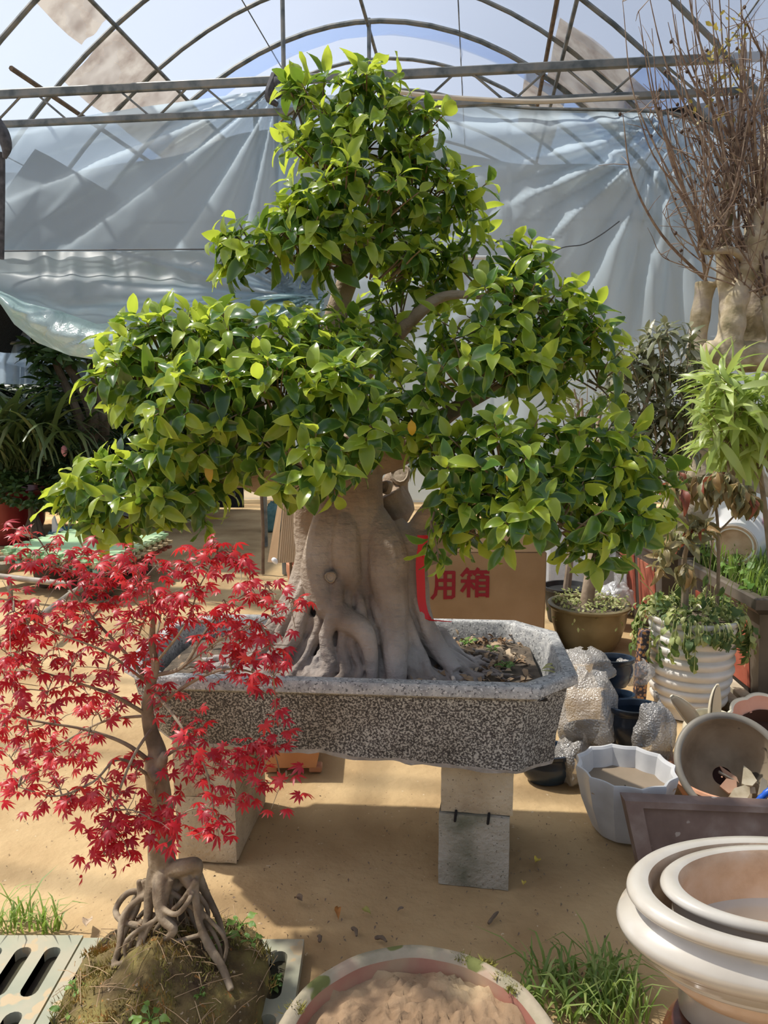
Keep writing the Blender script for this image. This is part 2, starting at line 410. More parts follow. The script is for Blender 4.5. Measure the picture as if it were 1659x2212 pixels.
# ================================================================ tie truss
truss = empty('trim_1', gh(0, TS, 3.5), 'galvanised steel lattice truss across the greenhouse', kind='structure')
zt, zb = 3.76, 3.545
mb = MB()
A, B = gh(-4.0, TS, zt), gh(4.3, TS, zt); mb.box((A + B) / 2, (8.3, .04, .062), rot3(rz=-AX), bev=.008); mb.build('top_chord', steel, truss)
mb = MB(); A, B = gh(-4.0, TS, zb), gh(4.3, TS, zb); mb.box((A + B) / 2, (8.3, .04, .048), rot3(rz=-AX), bev=.008); mb.build('bottom_chord', steel, truss)
x = -3.9; up = True; step = .26
while x < 4.1:
    mb = MB(); a, b = (zb, zt) if up else (zt, zb)
    mb.tube([gh(x, TS, a), gh(x + step, TS, b)], .009, 6); mb.build('web_bar', steel, truss); x += step + (.09 if up else .045); up = not up
hang = empty('trim_2', gh(-1, 0, 4.3), 'vertical steel tubes between truss and roof ridge', kind='structure')
for px_, py0, py1, yy, r in ((609, -60, 165, 5.85, .016), (797, 40, 200, 8.2, .02)):
    mb = MB(); a = at_y(px_, py0, yy); b = at_y(px_, py1, yy); b[0] = a[0]; mb.tube([a, b], r, 8); mb.build('hanger_tube', steel, hang)
posts = empty('trim_3', (-1.0, 6.35, 0), 'dark steel posts seen through the plastic sheet', kind='structure')
for px_, yy in ((552, 7.6), (597, 6.35)):
    p = at_y(px_, 220, yy); mb = MB(); mb.tube([(p[0], yy, 0), (p[0], yy, p[2])], .026, 8); mb.build('post', steel, posts)
mb = MB(); a = at_y(600, 230, 6.33); b = at_y(650, 330, 6.33); mb.tube([a, b], .02, 6); mb.build('brace', steel, posts)
# pale pipe under the truss
pipe_m = M('pale_pipe', (.55, .50, .42), (.66, .60, .50), rough=.6, scale=6)
P, r = pxpath([(846, 197, 5.7, 5), (930, 207, 5.7, 5), (1080, 217, 5.7, 5), (1180, 219, 5.7, 5), (1300, 213, 5.7, 5), (1480, 204, 5.7, 5), (1640, 196, 5.7, 5)])
mb = MB(); mb.tube(P, r, 8); thing('plastic_pipe', mb, pipe_m, 'pale plastic pipe sagging below the steel truss', 'pipe')

# ================================================================ end wall behind the sheets
curtain = M('shade_cloth', (.27, .28, .28), (.33, .34, .34), rough=.9, scale=3, bump=.2, bscale=60, trans=.35)
end_film = film('end_film', (.9, .92, .9), (.80, .80, .74), .35, gloss=.03)
wall = empty('wall_back', (0, 11, 0), 'end wall of the greenhouse with grey shade cloth below clear film', kind='structure')
CW = 8.62
cur_top = [at_y(x, y, CW)[[0, 2]] for x, y in ((-250, 388), (-100, 380), (0, 376), (200, 365), (370, 335), (550, 285), (700, 268), (870, 300), (1000, 335), (1100, 350), (1250, 356), (1500, 365), (1850, 370))]
ct = smooth_path(cur_top, 5)
P = np.array([[(x, CW + .05 * math.sin(x * 5), 2.15 + (z - 2.15) * t) for (x, z) in ct] for t in np.linspace(0, 1, 8)])
mb = MB(); mb.grid(P); mb.build('shade_cloth', curtain, wall)
P = np.array([[(x, 11.3, z) for x in np.linspace(-8, 8, 12)] for z in np.linspace(0, 2.4, 6)])
mb = MB(); mb.grid(P); mb.build('end_film', end_film, wall)
for z, rr in ((3.36, .02), (1.2, .025), (2.13, .02)):
    yy_ = 8.5 if z > 2 else 10.75; mb = MB(); mb.tube([(-5, yy_, z - .08), (0, yy_, z), (5, yy_, z - .03)], rr, 8); mb.build('rail', steel, wall)
for xx in (-6.2, -4.05, -1.2, 1.5, 4.2, 6.5):
    mb = MB(); mb.tube([(xx, 10.8, 0), (xx, 10.8, 4 if abs(xx) < 2 else 2)], .03, 8); mb.build('wall_post', steel, wall)

# ================================================================ hanging polythene sheets
poly_m = film('polythene', (.80, .90, .94), (.58, .69, .77), .26, gloss=.03, rough=.4, bump=.12, bscale=1.5, dif=.3)
poly_thick = film('polythene_folds', (.72, .90, .90), (.62, .80, .80), .22, gloss=.14, rough=.2, bump=.9, bscale=7)
SH = TS + .12
def lerp(pts, x): return float(np.interp(x, [p[0] for p in pts], [p[1] for p in pts]))
def sheet(x0, x1, top, bot, disp, nu, nv, mt, name, parent):
    P = np.zeros((nv, nu, 3))
    for j in range(nv):
        v = j / (nv - 1)
        for i in range(nu):
            px_ = x0 + (x1 - x0) * i / (nu - 1); a, b = lerp(top, px_), lerp(bot, px_); py_ = a + (b - a) * v
            P[j, i] = at_s(px_, py_, SH + .75 * disp(px_, py_, v))
    m_ = MB(); m_.grid(P); return m_.build(name, mt, parent, True, None)
def folds(px_, py_, cx, cy, k, amp, phase=0):
    dx, dy = px_ - cx, py_ - cy; d = math.hypot(dx, dy) + 1; a = math.atan2(dx, dy)
    f = math.sin(a * k + phase + 1.3 * math.sin(a * 5)); f = abs(f) ** .5 * (1 if f > 0 else -1)
    return amp * f * math.exp(-d / 520) * min(1, d / 60)
root = empty('plastic_sheet', at_s(300, 780, SH), 'clear bluish plastic sheet gathered at the post with its hem looped up', 'plastic sheet')
topL = [(-330, 640), (-250, 500), (-170, 385), (-90, 300), (0, 276), (150, 256), (300, 232), (450, 212), (592, 192), (640, 196)]
def dL(px_, py_, v):
    return folds(px_, py_, 600, 185, 22, .07) + folds(px_, py_, -40, 620, 9, .02, 1) + .02 * nz((px_ / 200, py_ / 200, 1)) + .006 * nz((px_ / 30, py_ / 30, 4))
sheet(-330, 640, topL, [(-330, 700), (-250, 560), (-170, 548), (-90, 545), (640, 541)], dL, 190, 60, poly_m, 'upper_film', root)
def dL2(px_, py_, v):
    return .02 + 0.012 * math.sin(px_ / 9 + 2 * nz((px_ / 50, 0, 3))) * (1 - v) + folds(px_, py_, 640, 640, 24, .15) - .45 * math.sin(math.pi * min(1, v) * .8) * math.sin(math.pi * max(0, min(1, (px_ + 90) / 760))) + .06 * nz((px_ / 60, py_ / 60, 7))
sheet(-250, 700, [(-250, 560), (-170, 548), (-90, 545), (700, 541)], [(-250, 620), (-90, 600), (0, 652), (80, 690), (200, 712), (330, 705), (450, 690), (560, 668), (700, 650)], dL2, 160, 40, poly_m, 'lower_film', root)
def dHem(px_, py_, v):
    return -.42 * math.sin(math.pi * max(0, min(1, (px_ + 90) / 760))) - .30 * math.sin(math.pi * v) + .10 * nz((px_ / 40, py_ / 40, 2)) + folds(px_, py_, 680, 640, 20, .2)
sheet(-250, 700, [(-250, 600), (-60, 575), (0, 628), (60, 655), (130, 672), (210, 700), (330, 690), (450, 672), (560, 640), (620, 632), (700, 640)],
      [(-250, 640), (-60, 605), (0, 655), (30, 700), (80, 740), (150, 768), (220, 779), (330, 776), (450, 755), (560, 722), (620, 705), (700, 690)], dHem, 150, 26, poly_thick, 'looped_hem', root)
rope_m = M('dark_cord', (.09, .10, .11), rough=.7)
mb = MB(); mb.tube([at_s(x, y, SH - .16) for x, y in ((-80, 543), (300, 539), (640, 538))], .006, 6); thing('tie_cord', mb, rope_m, 'thin cord stretched along the looped plastic sheet', 'cord')
# dark bundle of cloth tied where the sheet is gathered
cl = M('dark_cloth', (.05, .05, .055), (.12, .12, .13), rough=.9, scale=20)
mb = MB()
for k in range(9):
    a = at_s(592 + 28 * random.random(), 162 + 16 * random.random(), SH - .16); b = at_s(588 + 36 * random.random(), 190 + 45 * random.random(), SH - .16)
    mb.tube(smooth_path([a, (a + b) / 2 + rng.normal(0, .03, 3), b], 4), np.linspace(.04, .018, 9), 7)
thing('cloth_bundle', mb, cl, 'dark rag knotted over the sheet where truss and post meet', 'rag')
mb = MB(); P, r = pxpath([(-8, 262, 5.9, 12), (6, 290, 5.9, 14), (14, 318, 5.9, 11), (10, 342, 5.9, 4)]); mb.tube(P, r, 10); P, r = pxpath([(2, 330, 5.95, 9), (4, 420, 5.95, 7), (3, 560, 5.95, 6)]); mb.tube(P, r, 8)
thing('hanging_rag', mb, cl, 'dark blue rag hanging beside the edge of the gathered sheet', 'rag')
# the sheet on the other side of the post, hung from a bent tube
root = empty('plastic_sheet', at_s(1150, 1080, SH), 'clear plastic sheet hanging from a bent tube behind the bare tree', 'plastic sheet')
topR = [(600, 200), (680, 204), (850, 212), (1000, 226), (1150, 238), (1300, 241), (1400, 244), (1460, 250), (1520, 272), (1570, 310), (1620, 352), (1700, 440)]
def dR(px_, py_, v):
    return folds(px_, py_, 1480, 250, 24, .10, .5) + folds(px_, py_, 1400, 330, 15, .05, 2) + .02 * nz((px_ / 200, py_ / 200, 3)) + .008 * nz((px_ / 28, py_ / 60, 8)) + .05 * math.sin(px_ / 16 + .6 * math.sin(py_ / 80)) * (.3 + .7 * v) * (px_ > 1100)
sheet(600, 1700, topR, [(600, 1085), (1700, 1085)], dR, 220, 110, poly_m, 'film', root)
mb = MB(); mb.tube(smooth_path([at_s(x, y - 2, SH) for x, y in topR[2:]], 4), .018, 8); mb.build('top_tube', steel, root)
# blue film hanging lower down, behind the looped hem
root = MB(); Pq = np.array([[at_y(x, y, 8.6 + .05 * math.sin(x / 7)) for x in np.linspace(-60, 260, 60)] for y in np.linspace(690, 830, 12)]); root.grid(Pq)
thing('plastic_curtain', root, film('pale_blue_film', (.55, .68, .80), (.50, .62, .74), .3, gloss=.08, bump=.6, bscale=5), 'pale blue film hanging low behind the dark trees', 'plastic sheet', angle=None)
# cable, light strip and black net
mb = MB(); P, r = pxpath([(1175, 558, 5.6, 1.3), (1215, 535, 5.6, 1.3), (1260, 528, 5.6, 1.3), (1300, 506, 5.6, 1.3), (1338, 478, 5.6, 1.3)]); mb.tube(P, r, 5)
thing('loose_wire', mb, rope_m, 'dark wire curling across the plastic sheet', 'wire')
mb = MB(); a = at_y(905, 553, 5.6); b = at_y(1172, 560, 5.6); mb.box((a + b) / 2, (b[0] - a[0], .03, .024), bev=.006); m_w = M('dull_white', (.62, .63, .62), rough=.5)
thing('lamp_batten', mb, m_w, 'slim pale lamp strip fixed behind the ficus crown', 'lamp')
net = M('black_net', (.018, .02, .022), (.035, .038, .04), rough=.95, scale=60, bump=.6, bscale=90)
netp = []
for py0, py1, sl in ((0, 1, 0),):
    for t in np.linspace(0, 1, 12):
        row = []
        for px_ in np.linspace(1395, 1720, 26):
            a = lerp([(1395, 243), (1500, 225), (1659, 200), (1720, 195)], px_); b = lerp([(1395, 246), (1460, 252), (1520, 280), (1580, 330), (1659, 400), (1720, 420)], px_)
            row.append(at_y(px_, a + (b - a) * t + 3 * nz((px_ / 20, t * 3, 0)), 6.3 + .06 * nz((px_ / 30, t * 4, 2))))
        netp.append(row)
mb = MB(); mb.grid(netp); thing('shade_net', mb, net, 'black shade net bunched above the end of the plastic sheet', 'net', angle=None)
# ================================================================ granite planter and its blocks
granite, nt, b, out = newmat('speckled_granite')
tc = N(nt, 'ShaderNodeTexCoord')
v1 = N(nt, 'ShaderNodeTexNoise'); v1.inputs['Scale'].default_value = 170; v1.inputs['Detail'].default_value = 2.5
v2 = N(nt, 'ShaderNodeTexNoise'); v2.inputs['Scale'].default_value = 300; v2.inputs['Detail'].default_value = 2
v3 = N(nt, 'ShaderNodeTexNoise'); v3.inputs['Scale'].default_value = 3; v3.inputs['Detail'].default_value = 6
for q in (v1, v2, v3): nt.links.new(tc.outputs['Object'], q.inputs['Vector'])
c = ramp(nt, v1.outputs[0], [(.36, (.035, .033, .035)), (.47, (.085, .08, .08)), (.52, (.13, .125, .12)), (.58, (.46, .45, .42))])
k = ramp(nt, v2.outputs[0], [(.60, (0, 0, 0)), (.66, (1, 1, 1))])
mx = N(nt, 'ShaderNodeMix', data_type='RGBA'); nt.links.new(k, mx.inputs[0]); nt.links.new(c, mx.inputs[6]); mx.inputs[7].default_value = (.55, .53, .48, 1)
k3 = ramp(nt, v3.outputs[0], [(.35, (.62, .57, .50)), (.6, (1, 1, 1))])
mu = N(nt, 'ShaderNodeMix', data_type='RGBA', blend_type='MULTIPLY'); mu.inputs[0].default_value = 1; nt.links.new(mx.outputs[2], mu.inputs[6]); nt.links.new(k3, mu.inputs[7])
nt.links.new(mu.outputs[2], b.inputs['Base Color']); b.inputs['Roughness'].default_value = .6
bp = N(nt, 'ShaderNodeBump'); bp.inputs['Strength'].default_value = .5; bp.inputs['Distance'].default_value = .004; nt.links.new(v1.outputs[0], bp.inputs['Height']); nt.links.new(bp.outputs[0], b.inputs['Normal'])
granite_rim = M('worn_granite_rim', (.26, .26, .26), (.36, .36, .35), rough=.6, scale=40, detail=8, c3=(.46, .45, .43), speck=[((.12, .12, .12), 120, .60), ((.62, .61, .58), 140, .62)], bump=.2, bscale=120)
raw_cement = M('raw_cement', (.34, .31, .27), (.48, .44, .38), rough=.95, scale=20, bump=.6, bscale=60)
PC = np.array([-.10, 2.385]); PRZ = R(-4.5)      # planter centre and turn
def pl(x, y, z): c_, s_ = math.cos(PRZ), math.sin(PRZ); return np.array([PC[0] + x * c_ - y * s_, PC[1] + x * s_ + y * c_, z])
def outline(hx, hy, cut, notch):
    """rectangle with stepped-in rounded corners, counter-clockwise, a fixed number of points per side"""
    Q = [(hx, -hy + cut), (hx, hy - cut), (hx - notch * .9, hy - cut * .62), (hx - cut * .62, hy - notch * .9), (hx - cut, hy),
         (-hx + cut, hy), (-hx + cut * .62, hy - notch * .9), (-hx + notch * .9, hy - cut * .62), (-hx, hy - cut), (-hx, -hy + cut),
         (-hx + notch * .9, -hy + cut * .62), (-hx + cut * .62, -hy + notch * .9), (-hx + cut, -hy), (hx - cut, -hy), (hx - cut * .62, -hy + notch * .9), (hx - notch * .9, -hy + cut * .62)]
    cnt = [24, 2, 4, 2, 60, 2, 4, 2, 24, 2, 4, 2, 60, 2, 4, 2]; pts = []
    for a, b_, k_ in zip(Q, Q[1:] + Q[:1], cnt):
        for i in range(k_): pts.append((a[0] + (b_[0] - a[0]) * i / k_, a[1] + (b_[1] - a[1]) * i / k_))
    return pts
planter = empty('stone_planter', (PC[0], PC[1], .42), 'long speckled grey granite bonsai planter with notched corners on concrete blocks', 'planter')
ZR = .672
base_o = outline(.68, .335, .13, .058)
def lowz(x, y): return .424 - .032 * (x / .63) - .012 * max(0, x / .63) + .009 * nz((x * 7, y * 7, 0)) + .006 * nz((x * 22, y * 22, 2))
def ring(inset, z, wob=0.0, low=0.0):
    out_ = []
    for (x, y) in base_o:
        x *= 1 - inset / .68; y *= 1 - inset / .335
        zz = z if not low else lowz(x, y) + (low if low > 0 else 0)
        out_.append(pl(x, y, zz + wob * nz((x * 20, y * 20, z * 20))))
    return np.array(out_)
def loft(rings, closed_ends=False):
    v = np.vstack(rings); n = len(rings[0]); f = []
    for i in range(len(rings) - 1):
        f += [(i * n + k_, i * n + (k_ + 1) % n, (i + 1) * n + (k_ + 1) % n, (i + 1) * n + k_) for k_ in range(n)]
    return v, f
mb = MB()
v, f = loft([ring(.058, 0, 0, .012), ring(.054, .47, .002), ring(.044, .53, .002), ring(.034, .59, .002), ring(.030, .615), ring(.030, .622), ring(.016, .628), ring(.010, .634)])
mb.add(v, f); mb.build('body', granite, planter, angle=50)
mb = MB(); v, f = loft([ring(.010, .634), ring(.002, .640), ring(.002, .664), ring(.008, ZR), ring(.040, ZR + .001), ring(.046, .666), ring(.056, .60), ring(.075, .50)]); mb.add(v, f); mb.build('rim', granite_rim, planter, angle=50)
chip = M('broken_edge', (.30, .28, .26), (.44, .41, .38), rough=.95, scale=30, bump=.7, bscale=80)
mb = MB(); v, f = loft([ring(.12, .43), ring(.075, 0, .006, -.001), ring(.062, 0, .008, -.001), ring(.058, 0, 0, .0121)]); mb.add(v, f); n = len(base_o); mb.f.append(tuple(range(n))); mb.m.append(0)
mb.build('chipped_edge', chip, planter)
soil = M('dark_soil', (.055, .042, .03), (.11, .085, .06), rough=1, scale=20, bump=1, bscale=60, c3=(.16, .12, .08))
sx_ = np.linspace(-.585, .585, 50); sy_ = np.linspace(-.27, .27, 26)
P = np.array([[pl(x, y, .612 + .012 * nz((x * 6, y * 6, 0)) + .006 * nz((x * 25, y * 25, 1))) for x in sx_] for y in sy_]); mb = MB(); mb.grid(P); mb.build('soil', soil, planter)
# dry leaf litter on the soil, too small and many to count
litter = M('leaf_litter', (.20, .12, .065), (.36, .24, .14), rough=.9, scale=9, c3=(.50, .40, .28))
mb = MB(); tv, tf = leaf_mesh(.4, 3, 1, .4, 1.1)
for k_ in range(420):
    x = random.uniform(.14, .55) if k_ < 330 else random.uniform(-.56, .5); y = random.uniform(-.26, .26)
    p = pl(x, y, .622 + random.random() * .018); d = unit(rng.normal(0, 1, 3) * [1, 1, .25]); s_ = random.uniform(.02, .05)
    mb.add(tv @ frame(d, [random.gauss(0, .5), random.gauss(0, .5), 1]).T * s_ + p, tf)
o = mb.build('leaf_litter', litter, planter, angle=None); o['kind'] = 'stuff'

cement = M('concrete_block', (.40, .31, .20), (.52, .42, .28), rough=.95, scale=7, detail=8, c3=(.60, .50, .35), bump=.6, bscale=70, speck=[((.26, .20, .14), 130, .66)])
cement_moss = M('mossy_concrete', (.15, .15, .10), (.36, .33, .26), rough=.95, scale=5, detail=8, c3=(.46, .42, .35), bump=.7, bscale=70, speck=[((.16, .15, .11), 130, .66)])
def cblock(cx, cy, z0, h, rz, wd, dp, label, mt, slots=False):
    root_ = empty('concrete_block', (cx, cy, z0), label, 'concrete block', 'concrete blocks under the stone planter')
    m_ = MB(); vv = []; nx, nyy, nzz = 8, 14, 8
    # shell with uneven faces
    for ax in range(3):
        for sg in (-1, 1):
            q = []
            for a in np.linspace(-1, 1, 9):
                row = []
                for bb in np.linspace(-1, 1, 9):
                    p = [0, 0, 0]; o1, o2 = [(1, 2), (0, 2), (0, 1)][ax]; p[ax] = sg; p[o1] = a; p[o2] = bb
                    row.append(p)
                q.append(row)
            q = np.array(q, float); L = q.copy(); r_ = .03
            ln = np.abs(L); 
            W = np.zeros_like(L)
            for i in range(9):
                for j in range(9):
                    p = L[i, j] * np.array([wd / 2, dp / 2, h / 2]); e = np.sort(np.abs(L[i, j]))[1]
                    if e > .97: p = p * (1 - .012)
                    p = p + .0022 * np.array([nz(p, 30, 1 + z0), nz(p, 30, 7), nz(p, 30, 13)]); W[i, j] = p
            W = W @ rot3(rz=rz).T + np.array([cx, cy, z0 + h / 2])
            m_.grid(W)
    m_.build('block', mt, root_, angle=30)
    if slots:
        dk = M('dark_gap', (.015, .013, .012), rough=1)
        for xx in (-.26, .2):
            m_ = MB(); c_ = np.array([xx * wd, -dp / 2 + .003, h / 2 - .006]) @ rot3(rz=rz).T + np.array([cx, cy, z0 + h / 2]); m_.box(c_, (.008, .012, .038), rot3(0, .1, rz), bev=.003)
            m_.build('slot', dk, root_)
    return root_
cblock(-.545, 2.455, -.004, .222, R(-5), .192, .39, 'lower concrete block below the planter end beside the red maple', cement)
cblock(-.552, 2.452, .219, .205, R(-3), .198, .385, 'upper concrete block below the planter end beside the red maple', cement)
cblock(.298, 2.325, -.004, .232, R(-9), .212, .39, 'lower mossy concrete block below the planter end beside the white pots', cement_moss, True)
cblock(.302, 2.33, .229, .195, R(-8), .215, .38, 'upper concrete block below the planter end beside the white pots', cement)

# ================================================================ the ficus
bark, nt, b, out = newmat('ficus_bark')
tc = N(nt, 'ShaderNodeTexCoord'); n1 = N(nt, 'ShaderNodeTexNoise'); n1.inputs['Scale'].default_value = 5; n1.inputs['Detail'].default_value = 9
n2 = N(nt, 'ShaderNodeTexNoise'); n2.inputs['Scale'].default_value = 55; n2.inputs['Detail'].default_value = 5
for q in (n1, n2): nt.links.new(tc.outputs['Object'], q.inputs['Vector'])
c1 = ramp(nt, n1.outputs[0], [(.30, (.17, .13, .10)), (.48, (.32, .265, .215)), (.66, (.44, .39, .34))])
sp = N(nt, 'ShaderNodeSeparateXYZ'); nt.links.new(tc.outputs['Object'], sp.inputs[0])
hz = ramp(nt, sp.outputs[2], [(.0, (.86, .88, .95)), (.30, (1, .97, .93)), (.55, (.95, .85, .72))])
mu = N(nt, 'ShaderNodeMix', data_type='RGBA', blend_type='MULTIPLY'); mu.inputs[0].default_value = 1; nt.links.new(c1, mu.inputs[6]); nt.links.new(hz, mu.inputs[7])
nt.links.new(mu.outputs[2], b.inputs['Base Color']); b.inputs['Roughness'].default_value = .8; b.inputs['Specular IOR Level'].default_value = .3
# fine horizontal wrinkles
mp = N(nt, 'ShaderNodeMapping'); mp.inputs['Scale'].default_value = (14, 14, 60); nt.links.new(tc.outputs['Object'], mp.inputs[0])
n3 = N(nt, 'ShaderNodeTexNoise'); n3.inputs['Scale'].default_value = 1; n3.inputs['Detail'].default_value = 5; nt.links.new(mp.outputs[0], n3.inputs['Vector'])
ad = N(nt, 'ShaderNodeMath', operation='ADD'); nt.links.new(n2.outputs[0], ad.inputs[0]); nt.links.new(n3.outputs[0], ad.inputs[1])
bp = N(nt, 'ShaderNodeBump'); bp.inputs['Strength'].default_value = .8; bp.inputs['Distance'].default_value = .008; nt.links.new(ad.outputs[0], bp.inputs['Height']); nt.links.new(bp.outputs[0], b.inputs['Normal'])
ficus = empty('ficus_bonsai', (-.06, 2.38, .62), 'large bonsai ficus with fused root flare and glossy green leaf pads', 'bonsai tree')
tb = MB()
def T(pts, k=6, n=14): P_, r_ = pxpath(pts, k); tb.tube(P_, r_, n)
TY = 2.40
# trunk lobes
T([(772, 940, TY, 60), (768, 1010, TY, 60), (766, 1090, TY, 64), (770, 1180, TY, 74), (775, 1260, TY + .02, 70), (770, 1350, TY + .04, 66), (768, 1440, TY + .05, 60)])
T([(725, 1020, TY, 16), (708, 1120, TY - .05, 32), (690, 1200, TY - .08, 36), (686, 1250, TY - .10, 36), (706, 1300, TY - .13, 32), (742, 1335, TY - .16, 29), (782, 1362, TY - .19, 25), (800, 1405, TY - .22, 17), (806, 1480, TY - .24, 12)])
T([(745, 1070, TY, 20), (748, 1140, TY - .08, 30), (747, 1200, TY - .10, 33), (756, 1255, TY - .10, 28), (772, 1300, TY - .08, 17)])
T([(795, 1080, TY, 20), (822, 1150, TY - .05, 38), (836, 1200, TY - .08, 45), (838, 1250, TY - .10, 44), (845, 1310, TY - .12, 38), (850, 1370, TY - .16, 33), (855, 1430, TY - .22, 26), (858, 1490, TY - .25, 20)])
T([(850, 1130, TY, 24), (880, 1190, TY - .03, 36), (893, 1260, TY - .06, 34), (905, 1330, TY - .08, 28), (940, 1390, TY - .12, 22), (985, 1450, TY - .18, 16)])
T([(672, 1060, TY + .08, 20), (668, 1100, TY + .06, 32), (662, 1150, TY + .05, 28), (664, 1200, TY + .02, 26), (655, 1260, TY, 32), (640, 1310, TY - .02, 32), (590, 1370, TY - .02, 28), (500, 1430, TY - .02, 18)])
T([(690, 1150, TY - .03, 8), (668, 1190, TY - .04, 12), (670, 1215, TY - .05, 11), (660, 1250, TY - .06, 10), (636, 1310, TY - .07, 11), (600, 1370, TY - .08, 10)])
# limbs
T([(735, 1040, TY - .02, 50), (680, 1010, TY - .06, 46), (610, 1030, TY - .10, 40), (545, 1025, TY - .14, 36), (505, 985, TY - .16, 32), (470, 930, TY - .16, 26), (420, 880, TY - .2, 18), (330, 850, TY - .25, 10)])
T([(560, 1030, TY - .13, 24), (480, 1040, TY - .18, 16), (380, 1060, TY - .24, 10), (280, 1070, TY - .28, 6)])
T([(600, 1010, TY - .12, 28), (610, 930, TY - .16, 22), (600, 860, TY - .22, 16), (560, 800, TY - .25, 10)])
T([(850, 1170, TY, 48), (905, 1180, TY - .02, 46), (955, 1165, TY - .02, 40), (985, 1120, TY - .02, 30), (1010, 1070, TY - .03, 22), (1080, 1040, TY - .08, 16), (1200, 1040, TY - .1, 10)])
T([(900, 1160, TY - .01, 32), (918, 1120, TY - .02, 24), (930, 1100, TY - .03, 20)])
T([(830, 1060, TY + .10, 40), (852, 1100, TY + .12, 44), (850, 1060, TY + .14, 34), (862, 1020, TY + .14, 22)])
T([(800, 990, TY + .02, 44), (850, 980, TY, 36), (900, 955, TY - .04, 26), (960, 900, TY - .1, 20), (1030, 860, TY - .15, 14), (1120, 820, TY - .15, 8)])
T([(775, 960, TY + .02, 52), (765, 880, TY + .05, 38), (750, 800, TY + .06, 30), (722, 720, TY + .06, 27), (735, 650, TY + .06, 24), (755, 580, TY + .05, 21), (715, 520, TY + .02, 18), (740, 440, TY + .03, 14), (765, 340, TY + .04, 10), (770, 240, TY + .04, 6)])
T([(760, 830, TY + .05, 24), (830, 760, TY + .05, 17), (890, 690, TY + .02, 15), (960, 640, TY, 11), (1060, 640, TY - .05, 7)])
T([(745, 560, TY + .03, 14), (660, 560, TY, 11), (580, 560, TY - .04, 7)])
T([(750, 540, TY + .03, 12), (830, 500, TY + .03, 9), (930, 450, TY, 6)])
T([(1010, 1070, TY - .03, 18), (1110, 1110, TY - .08, 12), (1240, 1110, TY - .1, 8), (1340, 1100, TY - .1, 5)])
def core(cx_, cy_, prof): tb.tube([(cx_, cy_, z) for z, r_ in prof], [r_ for z, r_ in prof], 20)
core(-.085, TY, [(1.0, .10), (.9, .12), (.8, .142), (.72, .17), (.66, .195), (.60, .215)])
core(-.22, TY + .01, [(.86, .05), (.78, .085), (.70, .125), (.65, .155), (.60, .17)])
core(.05, TY + .01, [(.86, .05), (.78, .085), (.70, .12), (.65, .145), (.60, .16)])
core(-.36, TY + .01, [(.72, .03), (.68, .07), (.64, .10), (.60, .12)])
core(.17, TY + .01, [(.72, .03), (.68, .06), (.64, .09), (.60, .11)])
# root flare: wriggling roots running out and down from the trunk
RC = np.array([-.085, TY]); rr = random.Random(4)
def root_end(a):
    c_, s_ = math.cos(a), math.sin(a)
    rx = .46 if c_ > 0 else .52; ry = .285 if s_ < 0 else .22
    k_ = 1 / ((abs(c_) / rx) ** 2.6 + (abs(s_) / ry) ** 2.6) ** (1 / 2.6); return k_
angs = list(np.linspace(R(182), R(358), 30)) + list(np.linspace(R(5), R(175), 12))
for i, a in enumerate(angs):
    a += rr.uniform(-.05, .05); rin = .135 + .03 * abs(math.cos(a)) + .02 * rr.random(); L = root_end(a) * rr.uniform(.90, 1.03); z0 = rr.uniform(.74, 1.0); roff = rr.uniform(-.022, .012)
    if a < R(178): z0 = rr.uniform(.72, .8)
    w0 = rr.uniform(.017, .026); ph = rr.uniform(0, 6); am = rr.uniform(.012, .030); fr_ = rr.uniform(2.0, 3.6); pts = []; rad = []
    for t in np.linspace(0, 1, 15):
        r_ = rin + (L - rin) * t - .075 * (1 - min(1, t / .2)) ** 1.5 + roff * math.sin(math.pi * t); zz = .600 + (z0 - .60) * (1 - t) ** 2.9 + .014 * math.sin(fr_ * 4 * t + ph) * t + .012 * (1 - t)
        da = am * math.sin(fr_ * 2 * math.pi * t + ph) / max(r_, .1) * (0.3 + t)
        pts.append((RC[0] + math.cos(a + da) * r_, RC[1] + math.sin(a + da) * r_ , zz)); rad.append(w0 * (1 - .52 * t) * (1 + .16 * math.sin(9 * t + ph)))
    tb.tube(pts, rad, 9)
    for q in range(1):                       # side roots fork off
        t0 = rr.uniform(.35, .65); a2 = a + rr.choice([-1, 1]) * rr.uniform(.06, .16); L2 = root_end(a2) * rr.uniform(.86, 1.02); i0 = int(t0 * 14)
        p0 = np.array(pts[i0]); e = np.array([RC[0] + math.cos(a2) * L2, RC[1] + math.sin(a2) * L2, .605]); pp = []; ra = []
        for t in np.linspace(0, 1, 9):
            p = p0 + (e - p0) * t; p[2] = p0[2] + (e[2] - p0[2]) * (1 - (1 - t) ** 1.6); side = np.array([-math.sin(a2), math.cos(a2), 0]) * .014 * math.sin(5 * t + ph); pp.append(p + side * t); ra.append(w0 * .62 * (1 - .5 * t))
        tb.tube(pp, ra, 8)
for k_ in range(80):                                   # fine roots crossing over the thick ones
    a = R(rr.uniform(183, 357)); L = root_end(a) * rr.uniform(.85, 1.0); z0 = rr.uniform(.74, .92); t0 = rr.uniform(.12, .45); ph = rr.uniform(0, 6); sw = rr.uniform(-.5, .5); w0 = rr.uniform(.008, .016); pts = []; rad = []
    for t in np.linspace(t0, rr.uniform(.85, 1.0), 12):
        r_ = .15 + (L - .15) * t; zz = .606 + (z0 - .60) * (1 - t) ** 2.9 + .024 + .006 * math.sin(9 * t + ph); a2 = a + sw * (t - t0) * .4 + .05 * math.sin(11 * t + ph)
        pts.append((RC[0] + math.cos(a2) * r_, RC[1] + math.sin(a2) * r_, zz)); rad.append(w0 * (1 - .4 * t))
    tb.tube(pts, rad, 7)
me = tb.mesh('trunk', bark, True, tuple(ficus.location), None)
